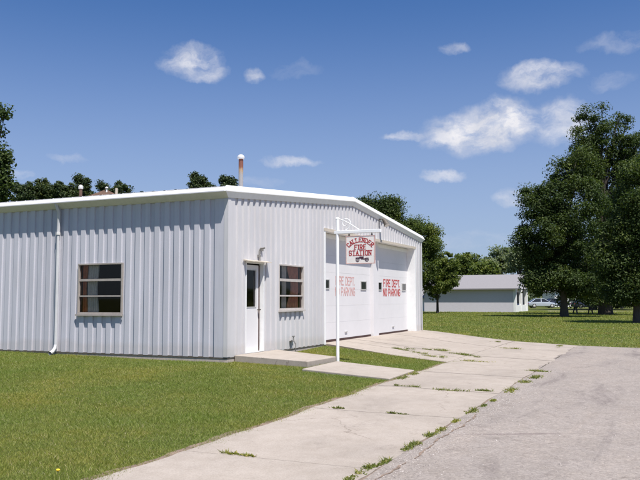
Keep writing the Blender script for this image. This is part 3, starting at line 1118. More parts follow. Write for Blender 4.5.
lw = window('side wall window with brown and pale curtains at its left', LWIN, lambda s, d, z: np.array([d, s, z]), [(1.70, .028), (1.325, .016)], MAT['frame_tan'])
pl = lambda a, d, z: (d, a, z)
wavy(4.09, 3.93, .95, 2.06, .125, .02, 2, pl, .3).build('curtain', MAT['curtain_brown'], lw, smooth=True)
wavy(3.97, 3.62, .95, 2.06, .155, .02, 5, pl, .15).build('curtain', MAT['curtain_pale'], lw, smooth=True)
fw = window('front window with dusty red curtains inside', FWIN, lambda s, d, z: np.array([s, d, z]), [(1.715, .034), (1.325, .018)], MAT['frame_pale'])
pf = lambda a, d, z: (a, d, z)
wavy(3.76, 3.10, 1.0, 2.08, .135, .025, 5, pf, .35).build('curtain', MAT['curtain_red'], fw, smooth=True)
wavy(3.12, 2.85, 1.0, 2.08, .16, .02, 3, pf, .1).build('curtain', MAT['curtain_pale'], fw, smooth=True)

# entry door in a shallow recess
x0, x1, _, z1 = ENTRY
dr = MB()
rz = .10
gx0, gx1, gz0, gz1 = x0 + .12, x1 - .20, 1.07, 1.91
dr.box((x0, rz, .05), (x1 - .075, rz + .045, gz0)).box((x0, rz, gz1), (x1 - .075, rz + .045, z1 - .03)).box((x0, rz, gz0), (gx0, rz + .045, gz1)).box((gx1, rz, gz0), (x1 - .075, rz + .045, gz1))
door = dr.build('entry_door', MAT['door_white'], st_)
door['label'] = 'white entry door with tall glass pane'
q = MB()
q.quad((gx0, rz + .02, gz0), (gx1, rz + .02, gz0), (gx1, rz + .02, gz1), (gx0, rz + .02, gz1))
q.build('pane', MAT['glass'], door)
q = MB()
q.box((gx0 - .02, rz - .008, gz0 - .02), (gx1 + .02, rz - .001, gz0)).box((gx0 - .02, rz - .008, gz1), (gx1 + .02, rz - .001, gz1 + .02)).box((gx0 - .02, rz - .008, gz0), (gx0, rz - .001, gz1)).box((gx1, rz - .008, gz0), (gx1 + .02, rz - .001, gz1))
q.build('pane_frame', MAT['alu'], door)
q = MB()
q.tube([(x1 - .12, rz, 1.0), (x1 - .12, rz - .05, 1.0)], .012, 8).lathe([(.0, 0), (.028, .01), (.03, .03), (.0, .045)], (x1 - .12, rz - .06, .98), 12)
q.build('handle', MAT['dark_metal'], door, smooth=True)
q = MB()
q.box((x1 - .074, rz - .012, .05), (x1 - .036, rz + .05, z1 - .03))
q.build('weatherstrip', MAT['dark_gap'], door)
q = MB()
q.box((x0 - .03, -.014, .04), (x0 - .001, .1, z1)).box((x1 - .035, -.014, .04), (x1 + .012, .1, z1)).box((x0 - .03, -.014, z1 + .001), (x1 + .012, .1, z1 + .04)).box((x0 - .001, .0, .035), (x1 - .036, .16, .049))
q.build('door_frame', MAT['trim'], door)
q = MB()
q.prism([(x0 - .14, -.001, z1 + .075), (x0 - .14, -.13, z1 + .05), (x0 - .14, -.13, z1 + .03), (x0 - .14, -.001, z1 + .05)], (x1 - x0 + .30, 0, 0))
q.build('drip_cap', MAT['beige'], door)
# conduit with a small bracket above the door
q = MB()
q.tube([(1.36, -.03, 2.13), (1.36, -.03, 2.36), (1.36, -.06, 2.42), (1.38, -.16, 2.43)], .022, 8).box((1.30, -.03, 2.22), (1.42, -.001, 2.27)).box((1.47, -.05, 2.36), (1.52, -.001, 2.42))
q.build('conduit', MAT['grey_metal'], st_, smooth=False)
# outdoor tap under the front window
q = MB()
q.tube([(3.06, .0, .20), (3.06, -.09, .20), (3.06, -.13, .13)], .020, 8).tube([(3.06, -.07, .20), (3.06, -.07, .30)], .013, 8).box((3.00, -.085, .30), (3.12, -.055, .325)).lathe([(.05, 0), (.05, .012)], (3.06, -.012, .19), 10)
q.tube([(3.06, -.13, .13), (3.04, -.14, .02), (3.05, -.13, -.06)], .016, 8)
q.build('outdoor_tap', MAT['grey_metal'], st_)
# floodlight under the gable
q = MB()
fx, fz = 9.68, 3.84
q.tube([(fx, 0, fz + .05), (fx, -.10, fz + .06), (fx, -.18, fz + .0)], .02, 8)
q.lathe([(.05, 0.0), (.055, .02), (.055, .03)], (fx, -.02, fz + .03), 12)
fl = q.build('floodlight', MAT['dark_metal'], st_, smooth=True)
q = MB()
q.tube([(fx, -.14, fz + .06), (fx - .02, -.22, fz - .03), (fx - .05, -.30, fz - .16)], [.045, .075, .10], 12)
q.build('lamp_hood', MAT['dark_metal'], fl, smooth=True)
q = MB()
q.tube([(fx - .05, -.302, fz - .163), (fx - .052, -.306, fz - .17)], [.092, .088], 12)
q.build('lens', MAT['soffit'], fl, smooth=True)

# garage opening: header lip, jambs, centre post, two doors
RC = 0.27
q = MB()
q.box((GAR[0] - .10, -.012, 3.15), (GAR[1] + .10, RC, 3.215)).box((GAR[0] - .10, -.012, -.02), (GAR[0], RC + .07, 3.149)).box((GAR[1], -.012, -.02), (GAR[1] + .10, RC + .07, 3.149))
q.build('garage_frame', MAT['trim'], st_, bevel=0.004)
q = MB()
q.box((GAR[0] - .11, -.020, 3.135), (GAR[1] + .11, -.0125, 3.222))
q.build('header_flashing', MAT['beige'], st_)
q = MB()
q.box((9.66, RC - .06, -.02), (10.18, RC + .12, 3.148))
q.build('door_post', MAT['door_white'], st_, bevel=0.004)
q = MB()
q.box((GAR[0], RC + .03, 3.0), (9.659, RC + .10, 3.149)).box((10.181, RC + .03, 3.0), (GAR[1], RC + .10, 3.149))
q.build('door_header', MAT['trim'], st_)

# stroke lettering
GL = {
    'A': [[(0, 0), (.5, 1), (1, 0)], [(.2, .38), (.8, .38)]],
    'C': [[(1, .78), (.78, 1), (.22, 1), (0, .78), (0, .22), (.22, 0), (.78, 0), (1, .22)]],
    'D': [[(0, 0), (0, 1), (.65, 1), (1, .72), (1, .28), (.65, 0), (0, 0)]],
    'E': [[(1, 1), (0, 1), (0, 0), (1, 0)], [(0, .52), (.75, .52)]],
    'F': [[(1, 1), (0, 1), (0, 0)], [(0, .52), (.75, .52)]],
    'G': [[(1, .8), (.78, 1), (.22, 1), (0, .78), (0, .22), (.22, 0), (.8, 0), (1, .2), (1, .48), (.6, .48)]],
    'I': [[(.5, 0), (.5, 1)]],
    'K': [[(0, 0), (0, 1)], [(1, 1), (0, .42)], [(.35, .62), (1, 0)]],
    'L': [[(0, 1), (0, 0), (1, 0)]],
    'N': [[(0, 0), (0, 1), (1, 0), (1, 1)]],
    'O': [[(.25, 0), (0, .25), (0, .75), (.25, 1), (.75, 1), (1, .75), (1, .25), (.75, 0), (.25, 0)]],
    'P': [[(0, 0), (0, 1), (.75, 1), (1, .82), (1, .62), (.75, .45), (0, .45)]],
    'R': [[(0, 0), (0, 1), (.75, 1), (1, .82), (1, .64), (.75, .48), (0, .48)], [(.5, .48), (1, 0)]],
    'S': [[(1, .8), (.78, 1), (.22, 1), (0, .82), (0, .66), (.22, .52), (.78, .48), (1, .34), (1, .18), (.78, 0), (.22, 0), (0, .2)]],
    'T': [[(0, 1), (1, 1)], [(.5, 1), (.5, 0)]],
    '.': [[(.1, .0), (.1, .06)]],
}
SERIF = {'A': [(0, 0), (1, 0)], 'F': [(0, 0)], 'I': [(.5, 0), (.5, 1)], 'T': [(.5, 0)], 'N': [(0, 0), (0, 1), (1, 1)], 'R': [(0, 0), (1, 0)], 'P': [(0, 0)], 'L': [(0, 1)], 'E': [], 'D': []}


class Letters:
    """strokes laid on a plane; each stroke a thin raised bar, heights staggered"""

    def __init__(s, place):
        s.mb = MB()
        s.place = place
        s.k = 0

    def stroke(s, p, q, wid):
        p, q = np.array(p, float), np.array(q, float)
        d = q - p
        ln_ = np.linalg.norm(d)
        if ln_ < 1e-6: return
        d /= ln_
        n_ = np.array([-d[1], d[0]])
        p = p - d * wid * .45
        q = q + d * wid * .45
        hz = 0.0015 + 0.00025 * (s.k % 9)
        s.k += 1
        c = [p + n_ * wid / 2, p - n_ * wid / 2, q - n_ * wid / 2, q + n_ * wid / 2]
        lo = [s.place(a[0], a[1], 0.0002) for a in c]
        hi = [s.place(a[0], a[1], hz) for a in c]
        s.mb.add(lo + hi, [(0, 1, 2, 3), (7, 6, 5, 4), (0, 4, 5, 1), (1, 5, 6, 2), (2, 6, 7, 3), (3, 7, 4, 0)])

    def glyph(s, ch, x, y, w_, h_, wid, rot=0.0, serif=False):
        ca, sa = math.cos(rot), math.sin(rot)

        def T(p):
            a, b_ = (p[0] - .5) * w_, p[1] * h_
            return (x + ca * a - sa * b_, y + sa * a + ca * b_)
        if ch == 'I': pass
        for pl_ in GL[ch]:
            for a, b_ in zip(pl_[:-1], pl_[1:]):
                s.stroke(T(a), T(b_), wid)
        if serif:
            for p in SERIF.get(ch, []):
                e = wid / w_ * 1.1
                s.stroke(T((p[0] - e, p[1])), T((p[0] + e, p[1])), wid * .7)

    def line(s, txt, x0, x1, y, h_, wid, serif=False, gapf=.32):
        wts = [(.35 if c == '.' else .40 if c == 'I' else .55 if c == ' ' else 1.0) for c in txt]
        unit = (x1 - x0) / (sum(wts) + gapf * (len(txt) - 1))
        x = x0
        for c, wt in zip(txt, wts):
            if c != ' ':
                s.glyph(c, x + unit * wt / 2, y, unit * wt if c != 'I' else unit * .5, h_, wid, 0, serif)
            x += unit * (wt + gapf)


def garage_door(a, b_, wins, text_rng, tmat, tlab, lab, wid):
    mb = MB()
    zb, zt = .06, 3.0
    npan = 6
    ph = (zt - zb) / npan
    yd = RC + .04
    for i in range(npan):
        mb.box((a, yd, zb + i * ph + .0015), (b_, yd + .05, zb + (i + 1) * ph - .0015))
    mb.box((a, yd + .006, zb), (b_, yd + .045, zt))
    d = mb.build('overhead_door', MAT['door_white'], st_, bevel=0.002)
    d['label'] = lab
    q = MB()
    q.box((a, yd - .004, .0), (b_, yd + .03, .055))
    q.build('bottom_seal', MAT['dark_gap'], d)
    for (c, wd) in wins:
        f = MB()
        z0, z1 = 1.555, 1.785
        t = .028
        f.box((c - wd / 2 - t, yd - .022, z0 - t), (c + wd / 2 + t, yd - .001, z0)).box((c - wd / 2 - t, yd - .022, z1), (c + wd / 2 + t, yd - .001, z1 + t))
        f.box((c - wd / 2 - t, yd - .022, z0), (c - wd / 2, yd - .001, z1)).box((c + wd / 2, yd - .022, z0), (c + wd / 2 + t, yd - .001, z1))
        wf = f.build('door_window', MAT['alu'], d)
        g2 = MB()
        g2.quad((c - wd / 2, yd - .008, z0), (c + wd / 2, yd - .008, z0), (c + wd / 2, yd - .008, z1), (c - wd / 2, yd - .008, z1))
        g2.build('door_glass', MAT['dark_glass'], d)
    lt = Letters(lambda x, y, e: (x, yd - .0005 - e, y))
    x0, x1 = text_rng
    lt.line('FIRE DEPT.', x0 + .03, x1 + .02, 1.67, .235, wid)
    lt.line('NO PARKING', x0, x1, 1.345, .235, wid)
    o = lt.mb.build('lettering', tmat, d)
    o['label'] = tlab
    # tracks/hinges seams: thin lift handle at the bottom
    q = MB()
    q.box(((a + b_) / 2 - .09, yd - .03, .22), ((a + b_) / 2 + .09, yd - .001, .25))
    q.build('lift_handle', MAT['alu'], d)
    return d


garage_door(GAR[0] + .02, 9.655, [(5.92, .46), (8.98, .46)], (6.64, 8.22), MAT['faded_red'], 'faded pink painted lettering', 'overhead garage door behind the sign post with faded lettering', .034)
garage_door(10.185, GAR[1] - .001, [(10.50, .42), (13.24, .42)], (10.93, 12.80), MAT['red_door'], 'bright red painted lettering', 'overhead garage door with bright red lettering, far from the entry', .047)

# flue and roof vent
p = at_depth(240.8, 187, 21.0)
zt = CAM[2] + (298 - 158) * 21.0 / FPX
q = MB()
zr = EA + SL * (p[0] + OX)
q.tube([(p[0], p[1], zr - .05), (p[0], p[1], zt)], .066, 16)
fl = q.build('flue_pipe', MAT['flue'], st_, smooth=True)
q = MB()
q.lathe([(.05, -.04), (.095, -.03), (.105, .0), (.10, .035), (.07, .075), (.03, .095)], (p[0], p[1], zt + .01), 18)
q.build('flue_cap', MAT['eave'], fl, smooth=True)
q = MB()
q.lathe([(.17, .0), (.08, .09), (.072, .12)], (p[0], p[1], zr - .01), 16)
q.build('flue_flashing', MAT['alu'], fl, smooth=True)
p = at_depth(80.8, 187, 23.0)
zt = CAM[2] + (298 - 188.5) * 23 / FPX
zr = EA + SL * (p[0] + OX)
q = MB()
q.tube([(p[0], p[1], zr - .05), (p[0], p[1], zt)], .05, 12)
fl = q.build('vent_pipe', MAT['brown_roof'], st_, smooth=True)
q = MB()
q.lathe([(.045, -.05), (.07, -.04), (.075, .0), (.07, .035), (.05, .065), (.02, .08)], (p[0], p[1], zt + .04), 16)
q.build('vent_cap', MAT['alu'], fl, smooth=True)

# ------------------------------------------------------------------ sign post and hanging sign
PX, PY = 1.62, -1.88
pb = -0.16
sp_ = empty('sign_post', (PX, PY, pb))
tag(sp_, 'slim white sign post with bracket arm beside the concrete walkway', 'sign post')
q = MB()
q.tube([(0, 0, -.2), (0, 0, 3.20)], .036, 14).lathe([(.036, 0), (.042, .012), (.03, .04), (.012, .05)], (0, 0, 3.20), 14)
q.build('post', MAT['white_paint'], sp_, smooth=True)
ARM = 2.90
q = MB()
q.box((-.037, -1.04, ARM - .037), (.037, .07, ARM + .037))
q.build('bracket_arm', MAT['white_paint'], sp_, bevel=0.008)
q = MB()
pts = []
for k in range(40):          # spiral scroll standing on the arm
    t = k / 39
    an = -math.pi / 2 + t * 4.6 * math.pi / 2
    rr = .145 * (1 - .72 * t)
    pts.append((0, -.20 + rr * math.cos(an) * -1, ARM + .05 + .15 + rr * math.sin(an)))
q.tube(pts, .011, 6)
q.build('scroll', MAT['white_paint'], sp_, smooth=True)
q = MB()
pts = []
for k in range(25):          # sweeping brace from the post head down to the arm
    t = k / 24
    pts.append((0, -.045 - .48 * t, ARM + .05 + .26 * (1 - t) ** 1.6 + .06 * math.sin(t * math.pi)))
q.tube(pts, .011, 6)
q.build('curved_brace', MAT['white_paint'], sp_, smooth=True)

SW, SH = .66, .60
sgn = empty('hanging_sign', (PX, PY - .555, pb + ARM - .105 - SH / 2))
tag(sgn, 'small cream hanging sign with red arched lettering below the bracket arm', 'sign')
q = MB()
q.box((-.014, -SW / 2, -SH / 2), (.014, SW / 2, SH / 2))
q.build('board', MAT['sign_face'], sgn, bevel=0.003)
q = MB()
e = .012
for a, b_ in (((-.019, -SW / 2 - e, -SH / 2 - e), (.019, SW / 2 + e, -SH / 2)), ((-.019, -SW / 2 - e, SH / 2), (.019, SW / 2 + e, SH / 2 + e)), ((-.019, -SW / 2 - e, -SH / 2), (.019, -SW / 2, SH / 2)), ((-.019, SW / 2, -SH / 2), (.019, SW / 2 + e, SH / 2))):
    q.box(a, b_)
q.build('board_rim', MAT['sign_edge'], sgn)
for s_ in (-.27, .27):
    q = MB()
    q.tube([(0, s_, SH / 2 + e), (0, s_, SH / 2 + .068)], .008, 6).tube([(0, s_ + .02 * math.cos(k), SH / 2 + .035 + .016 * math.sin(k)) for k in np.linspace(0, 6.28, 12)], .006, 6)
    q.build('hook', MAT['dark_metal'], sgn)


def sign_letters(side):
    lt = Letters(lambda x, y, e_: (-(.0145 + e_) * side, -x * side, y))
    word = 'CALLENDER'
    R_ = .36
    for i, c in enumerate(word):
        an = (i - 4) / 4 * -.76
        lt.glyph(c, -math.sin(an) * R_, -.205 + math.cos(an) * R_ + .02, .050, .088, .0175, an, True)
    lt.line('FIRE', -.13, .13, .012, .095, .0175, True, .55)
    lt.line('STATION', -.262, .255, -.125, .105, .0185, True, .5)
    return lt


for side in (1, -1):
    lt = sign_letters(side)
    lt.mb.build('lettering', MAT['red'], sgn)
    em = Letters(lambda x, y, e_, side=side: (-(.0145 + e_) * side, -x * side, y))
    for cx_ in (-.065, .155):                      # two spoked wheels of a small engine
        for k in range(10):
            a0, a1 = k * .6283, (k + 1) * .6283
            em.stroke((cx_ + .038 * math.cos(a0), -.225 + .038 * math.sin(a0)), (cx_ + .038 * math.cos(a1), -.225 + .038 * math.sin(a1)), .014)
        em.stroke((cx_ - .035, -.225), (cx_ + .035, -.225), .010)
        em.stroke((cx_, -.255), (cx_, -.195), .010)
    em.stroke((-.10, -.185), (.0, -.180), .022)
    em.stroke((.0, -.175), (.06, -.175), .045)
    em.stroke((.03, -.205), (.10, -.21), .02)
    em.stroke((.11, -.195), (.19, -.19), .016)
    em.mb.build('emblem', MAT['maroon'], sgn)

# ------------------------------------------------------------------ weeds in the joints
def weed_mesh(name, n, r, hh, seed):
    rg = np.random.default_rng(seed)
    V = np.zeros((n, 3, 3))
    a = rg.uniform(0, 6.283, n)
    rr = r * np.sqrt(rg.random(n))
    k_ = rg.integers(0, 5, n)
    cxs, csz = rg.uniform(-1, 1, 5) * r, rg.uniform(.16, .36, 5) * r
    hf = rg.uniform(.35, 1.25, 5)
    x, y = cxs[k_] + csz[k_] * rg.normal(size=n), rg.normal(size=n) * .16 * r
    H = hh * rg.uniform(.25, 1.1, n) * hf[k_]
    le = rg.uniform(.4, 2.0, n) * H
    la = rg.uniform(0, 6.283, n)
    wa = rg.uniform(0, 6.283, n)
    wd = rg.uniform(.006, .014, n)
    V[:, 0] = np.stack([x - np.cos(wa) * wd, y - np.sin(wa) * wd, np.zeros(n)], 1)
    V[:, 1] = np.stack([x + np.cos(wa) * wd, y + np.sin(wa) * wd, np.zeros(n)], 1)
    V[:, 2] = np.stack([x + np.cos(la) * le, y + np.sin(la) * le, H], 1)
    return mesh_np(name, V.reshape(-1, 3), 3, MAT['weed'])


WJ = 'on the weedy joint between slabs and road'
WPX = [(351, 478, .12, 0, 'weed tuft cut by the bottom picture edge ' + WJ), (365, 470, .17, 0, 'nearest big weed tuft ' + WJ),
       (379, 465.5, .07, 0, 'tiny weed sprig past the nearest big tuft ' + WJ), (387, 461, .10, 0, 'small upright weed clump past the tiny sprig ' + WJ),
       (407, 449, .14, 0, 'low end of the long weed row ' + WJ), (415, 445, .15, 0, 'tallest clump of the long weed row ' + WJ),
       (427, 437, .15, 0, 'middle of the long weed row ' + WJ), (440, 431, .16, 0, 'far clump of the long weed row ' + WJ),
       (455, 422, .12, 0, 'thin weed sprig beyond the long row ' + WJ), (472, 411.5, .18, 0, 'lone flat weed clump half way along ' + WJ),
       (484, 406, .12, 0, 'thin weed line past the lone flat clump ' + WJ), (493, 401, .14, 0, 'short weed line nearing the far clumps ' + WJ),
       (511, 391, .30, 0, 'first of the three far weed clumps ' + WJ), (527, 381, .34, 0, 'second of the three far weed clumps ' + WJ), (535, 377.5, .30, 0, 'last far weed clump ' + WJ),
       (230, 453.5, .10, 1, 'weed sprig by the lawn in the nearest cross joint'), (239, 454.5, .13, 1, 'flat weed clump in the nearest cross joint'), (248, 456, .06, 1, 'tiny weed leaf past the flat clump in the nearest cross joint'),
       (341, 408.5, .12, 1, 'weed at the lawn end of the middle cross joint'), (392, 413.3, .08, 1, 'short weed in the middle cross joint'), (401, 414, .10, 1, 'yellowish weed at the road side of the middle cross joint'),
       (403, 378, .2, 0, 'weed clump at the corner of the concrete walkway'), (415, 374, .22, 0, 'weed clump by the tip end of the walkway slab'), (414.5, 387, .10, 1, 'upright weed in the joint just past the walkway corner'), (400, 386, .10, 1, 'weed at the lawn corner beside the walkway joint'),
       (449, 390.5, .22, 1, 'dark weed line in the far cross joint'), (483, 391, .12, 1, 'upright weed in the far cross joint near the road'), (491, 391.5, .10, 1, 'last weed of the far cross joint beside the road'),
       (397, 348.8, .16, 2, 'weed in the pad joint nearest the grass strip'), (404, 350.2, .18, 2, 'second weed in the pad joint nearest the grass strip'), (419, 353.2, .22, 2, 'long weed in the pad joint meeting the grass strip'), (432, 356.5, .36, 2, 'bushy weed at the border of the grass strip tip'),
       (410, 349, .14, 2, 'thin weed in the upper pad joint near the garage'), (426, 349.5, .16, 2, 'upright weed in the upper pad joint'), (437, 350.3, .34, 2, 'dark weed patch in the upper pad joint'), (459, 354.2, .40, 2, 'long weed row in the upper pad joint right of the dark patch'), (466, 355.5, .22, 2, 'end of the long weed row in the upper pad joint'),
       (475, 361.6, .28, 1, 'weed clump right of the grass strip tip'), (477, 357.3, .10, 1, 'tiny weed above the clump right of the grass tip'), (511, 348.8, .26, 1, 'weed on the pad near the far lawn'), (495, 342, .16, 1, 'weed at the far lawn edge of the pad'), (533, 371.3, .22, 1, 'weed line above the last far clump'), (541, 371.6, .14, 1, 'small weed where the slab joint fades into the road'), (559, 346.6, .3, 0, 'weed line at the lawn corner of the paving')]
for i, (u, v_, r, ori, lab) in enumerate(WPX):
    p = at_z(u, v_, -.27)
    for _ in range(8):
        zz = float(h(p[0], p[1])) + (0.04 * float(sstep(-2.6, 0.05, p[1])) if p[0] > 3.2 else 0)
        p = at_z(u, v_, zz + .004)
    o = weed_mesh('weed_tuft', int(40 + 420 * r), r, .028 + .11 * r, 100 + i)
    o.location = [float(c) for c in p]
    o.rotation_euler = (0, 0, (0.0, 1.57, 1.12)[ori])
    tag(o, lab, 'weed', 'weeds in the driveway joints')
# dandelion in the foreground lawn
p = at_z(57, 477, -.24)
dn = empty('dandelion', p)
tag(dn, 'single yellow dandelion flower in the near lawn', 'dandelion')
q = MB()
q.tube([(0, 0, -.03), (.01, 0, .05)], .003, 6)
q.build('stem', MAT['weed'], dn)
q = MB()
q.lathe([(.004, .045), (.016, .052), (.018, .058), (.009, .066)], (.01, 0, 0), 12)
q.build('flower_head', simple('yellow petals', (0.75, 0.50, 0.02), .7, .15, 60), dn, smooth=True)

# ------------------------------------------------------------------ trees
def make_tree(name, label, base, height, lobes, leafm, leaf=.24, nclump=150, per=130, trunk_r=.3, trunk_h=None, group=None, seed=1, limb=True, crad=1.0, lean=(0, 0), low=None):
    """lobes: (right, forward, z centre, radius right, radius up, weight) relative to the base, along the row of the picture's horizon"""
    rg = np.random.default_rng(seed)
    root = empty(name, base)
    tag(root, label, 'tree', group)
    ws = np.array([l[5] for l in lobes], float)
    ws /= ws.sum()
    cl = []
    for li, l in enumerate(lobes):
        n_ = max(3, int(nclump * 1.35 * ws[li]))
        for _ in range(n_):
            d = rg.normal(size=3)
            d /= np.linalg.norm(d)
            rr = rg.uniform(.2, 1.0) ** .45 * (1.0 if rg.random() > .10 else rg.uniform(1.0, 1.22))
            off = Rh * (l[0] + d[0] * rr * l[3]) + Fh * (l[1] + d[1] * rr * l[3]) + Uh * (l[2] + d[2] * rr * l[4])
            if low is not None and off[2] < low: off[2] = low + rg.random() * .8
            cl.append(off)
    cl = np.array(cl)
    per = int(per * .80)
    n = len(cl) * per
    ci = np.repeat(np.arange(len(cl)), per)
    cr_ = rg.uniform(.40, 1.25, len(cl)) * crad * .86
    d = rg.normal(size=(n, 3))
    d /= np.linalg.norm(d, axis=1)[:, None]
    rad = cr_[ci] * rg.random(n) ** .5
    P = cl[ci] + d * rad[:, None] * np.array([1.15, 1.15, .75])
    # leaf orientation: facing outward and up, jittered
    nrm = d * .6 + np.array([0, 0, .55]) + rg.normal(size=(n, 3)) * .55
    nrm /= np.linalg.norm(nrm, axis=1)[:, None]
    t = np.cross(nrm, rg.normal(size=(n, 3)))
    t /= np.linalg.norm(t, axis=1)[:, None]
    b_ = np.cross(nrm, t)
    sz = leaf * rg.uniform(.55, 1.25, n)[:, None]
    V = np.zeros((n, 4, 3))
    V[:, 0] = P - t * sz * .5
    V[:, 1] = P + b_ * sz * .32
    V[:, 2] = P + t * sz * .5
    V[:, 3] = P - b_ * sz * .32
    crown = mesh_np('crown', V.reshape(-1, 3), 4, leafm, root)
    # trunk and limbs
    mb = MB()
    top = cl[:, 2].max()
    th = trunk_h or height * .75
    pts, rads = [], []
    for k in range(9):
        t_ = k / 8
        pts.append((lean[0] * t_ + .10 * math.sin(t_ * 5 + seed) * trunk_r * 3, lean[1] * t_, -.3 + (th + .3) * t_))
        rads.append(trunk_r * (1.35 if k == 0 else 1.0) * (1 - .8 * t_) + .01)
    mb.tube(pts, rads, 10)
    if limb:
        for k in np.concatenate([np.argsort(-cl[:, 2])[:14], rg.choice(len(cl), min(len(cl), 34), replace=False)]):
            e_ = cl[k]
            zs = max(height * .15, min(th * .9, e_[2] * rg.uniform(.35, .75)))
            t_ = zs / th
            s0 = np.array([lean[0] * t_, lean[1] * t_, zs])
            mid = s0 * .45 + e_ * .55 + np.array([0, 0, .06 * np.linalg.norm(e_ - s0)])
            r0 = trunk_r * (1 - .8 * t_) * .5
            mb.tube([s0, (s0 + mid) / 2 + np.array([0, 0, .1]), mid, e_], [r0, r0 * .75, r0 * .5, r0 * .15], 6)
    mb.build('trunk', MAT['bark'], root, smooth=True)
    return root


def gp(u, D):
    """ground point at picture column u and distance D along the view"""
    q_ = CAM + (Fh + Rh * (u - 320) / FPX * 1.0) * D
    return (q_[0], q_[1], float(h(q_[0], q_[1])) - .02)


def px_lobe(u0, D, u, v_, ru, rv, wgt, fwd=0.0, base=-.3):
    k = D / FPX
    return ((u - u0) * k, fwd, CAM[2] - base + (298 - v_) * k, ru * k, rv * k, wgt)


# big trees at the right
def tree_px(name, label, u0, D, lobes, **kw):
    lb = [px_lobe(u0, D, *l) for l in lobes]
    hgt = max(l[2] + l[4] for l in lb)
    return make_tree(name, label, gp(u0, D), hgt, lb, **kw)


BIG = 'big trees at the right'
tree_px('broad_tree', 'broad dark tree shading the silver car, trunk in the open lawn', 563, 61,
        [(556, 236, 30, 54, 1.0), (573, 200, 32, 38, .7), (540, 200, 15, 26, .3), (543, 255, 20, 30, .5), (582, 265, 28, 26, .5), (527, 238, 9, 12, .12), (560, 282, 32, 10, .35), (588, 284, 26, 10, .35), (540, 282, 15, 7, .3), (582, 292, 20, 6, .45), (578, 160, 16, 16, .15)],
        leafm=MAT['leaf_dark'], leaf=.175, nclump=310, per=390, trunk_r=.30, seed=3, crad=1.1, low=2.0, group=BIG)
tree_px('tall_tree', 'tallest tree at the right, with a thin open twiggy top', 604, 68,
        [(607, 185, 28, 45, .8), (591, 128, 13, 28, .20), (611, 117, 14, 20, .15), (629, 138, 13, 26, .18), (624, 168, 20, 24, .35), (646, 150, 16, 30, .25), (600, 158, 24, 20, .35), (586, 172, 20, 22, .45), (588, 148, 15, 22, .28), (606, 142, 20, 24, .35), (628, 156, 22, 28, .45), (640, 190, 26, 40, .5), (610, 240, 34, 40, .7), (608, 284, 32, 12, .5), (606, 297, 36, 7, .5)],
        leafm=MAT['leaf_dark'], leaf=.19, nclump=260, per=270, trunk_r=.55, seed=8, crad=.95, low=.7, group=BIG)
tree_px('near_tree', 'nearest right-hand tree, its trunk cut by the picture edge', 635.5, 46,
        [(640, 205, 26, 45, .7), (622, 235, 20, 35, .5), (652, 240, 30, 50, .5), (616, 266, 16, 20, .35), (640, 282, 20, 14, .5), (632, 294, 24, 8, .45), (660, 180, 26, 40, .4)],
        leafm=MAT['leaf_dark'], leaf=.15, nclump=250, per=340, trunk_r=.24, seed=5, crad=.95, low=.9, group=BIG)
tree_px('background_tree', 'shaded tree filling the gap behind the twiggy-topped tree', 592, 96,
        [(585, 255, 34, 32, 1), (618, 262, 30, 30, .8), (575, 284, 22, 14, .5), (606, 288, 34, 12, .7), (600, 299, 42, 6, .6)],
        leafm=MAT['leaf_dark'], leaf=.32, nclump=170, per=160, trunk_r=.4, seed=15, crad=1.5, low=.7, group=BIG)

BH = 'trees behind the station'
tree_px('rear_tree', 'dark rounded tree rising above the roof ridge slope', 382, 68,
        [(369, 216, 14, 18, .5), (389, 215, 12, 18, .5), (380, 250, 17, 30, .6)],
        leafm=MAT['leaf_dark'], leaf=.19, nclump=160, per=270, trunk_r=.35, seed=21, crad=1.0, group=BH)
tree_px('rear_tree', 'taller mid green tree beside the far roof corner', 414, 74,
        [(420, 238, 18, 17, .7), (411, 228, 10, 9, .25), (430, 246, 10, 10, .3), (417, 266, 22, 26, .8)],
        leafm=MAT['leaf_mid'], leaf=.19, nclump=140, per=270, trunk_r=.35, seed=22, crad=1.0, group=BH)
tree_px('young_tree', 'small leafy tree with thin trunk before the grey outbuilding', 437, 76,
        [(440, 262, 15, 14, .7), (433, 281, 18, 16, .7), (447, 276, 11, 16, .6)],
        leafm=MAT['leaf_mid'], leaf=.21, nclump=120, per=170, trunk_r=.13, seed=23, crad=.62, low=1.7, group=BH)
DT = 'distant trees above the outbuilding'
for u, D, lb, lab, mt, sd in [
    (467, 150, [(467, 266, 14, 13, 1), (460, 270, 9, 10, .4), (476, 272, 9, 10, .4), (467, 285, 16, 12, .6)], 'rounded olive distant tree just left of the pale pair', 'leaf_mid', 31),
    (498, 170, [(500, 262, 14, 15, 1), (490, 268, 10, 10, .5), (508, 258, 10, 12, .5), (497, 284, 16, 12, .6)], 'tall pale distant tree above the middle of the grey roof', 'leaf_hazed', 32),
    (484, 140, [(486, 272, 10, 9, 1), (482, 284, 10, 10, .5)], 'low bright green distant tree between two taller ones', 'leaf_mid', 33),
    (520, 160, [(519, 258, 10, 11, 1), (524, 272, 14, 14, .8), (520, 286, 14, 10, .6)], 'dusky distant tree at the shaded end of the grey roof', 'leaf_hazed', 34),
    (450, 175, [(452, 274, 11, 9, 1), (450, 286, 14, 10, .7)], 'low distant tree left of the olive one, behind the young tree', 'leaf_mid', 35),
    (544, 165, [(545, 270, 16, 15, 1), (548, 287, 18, 10, .7)], 'distant tree seen in the gaps above the silver car', 'leaf_mid', 36)]:
    tree_px('distant_tree', lab, u, D, lb, leafm=MAT[mt], leaf=.55, nclump=90, per=110, trunk_r=.4, seed=sd, crad=1.7, group=DT)
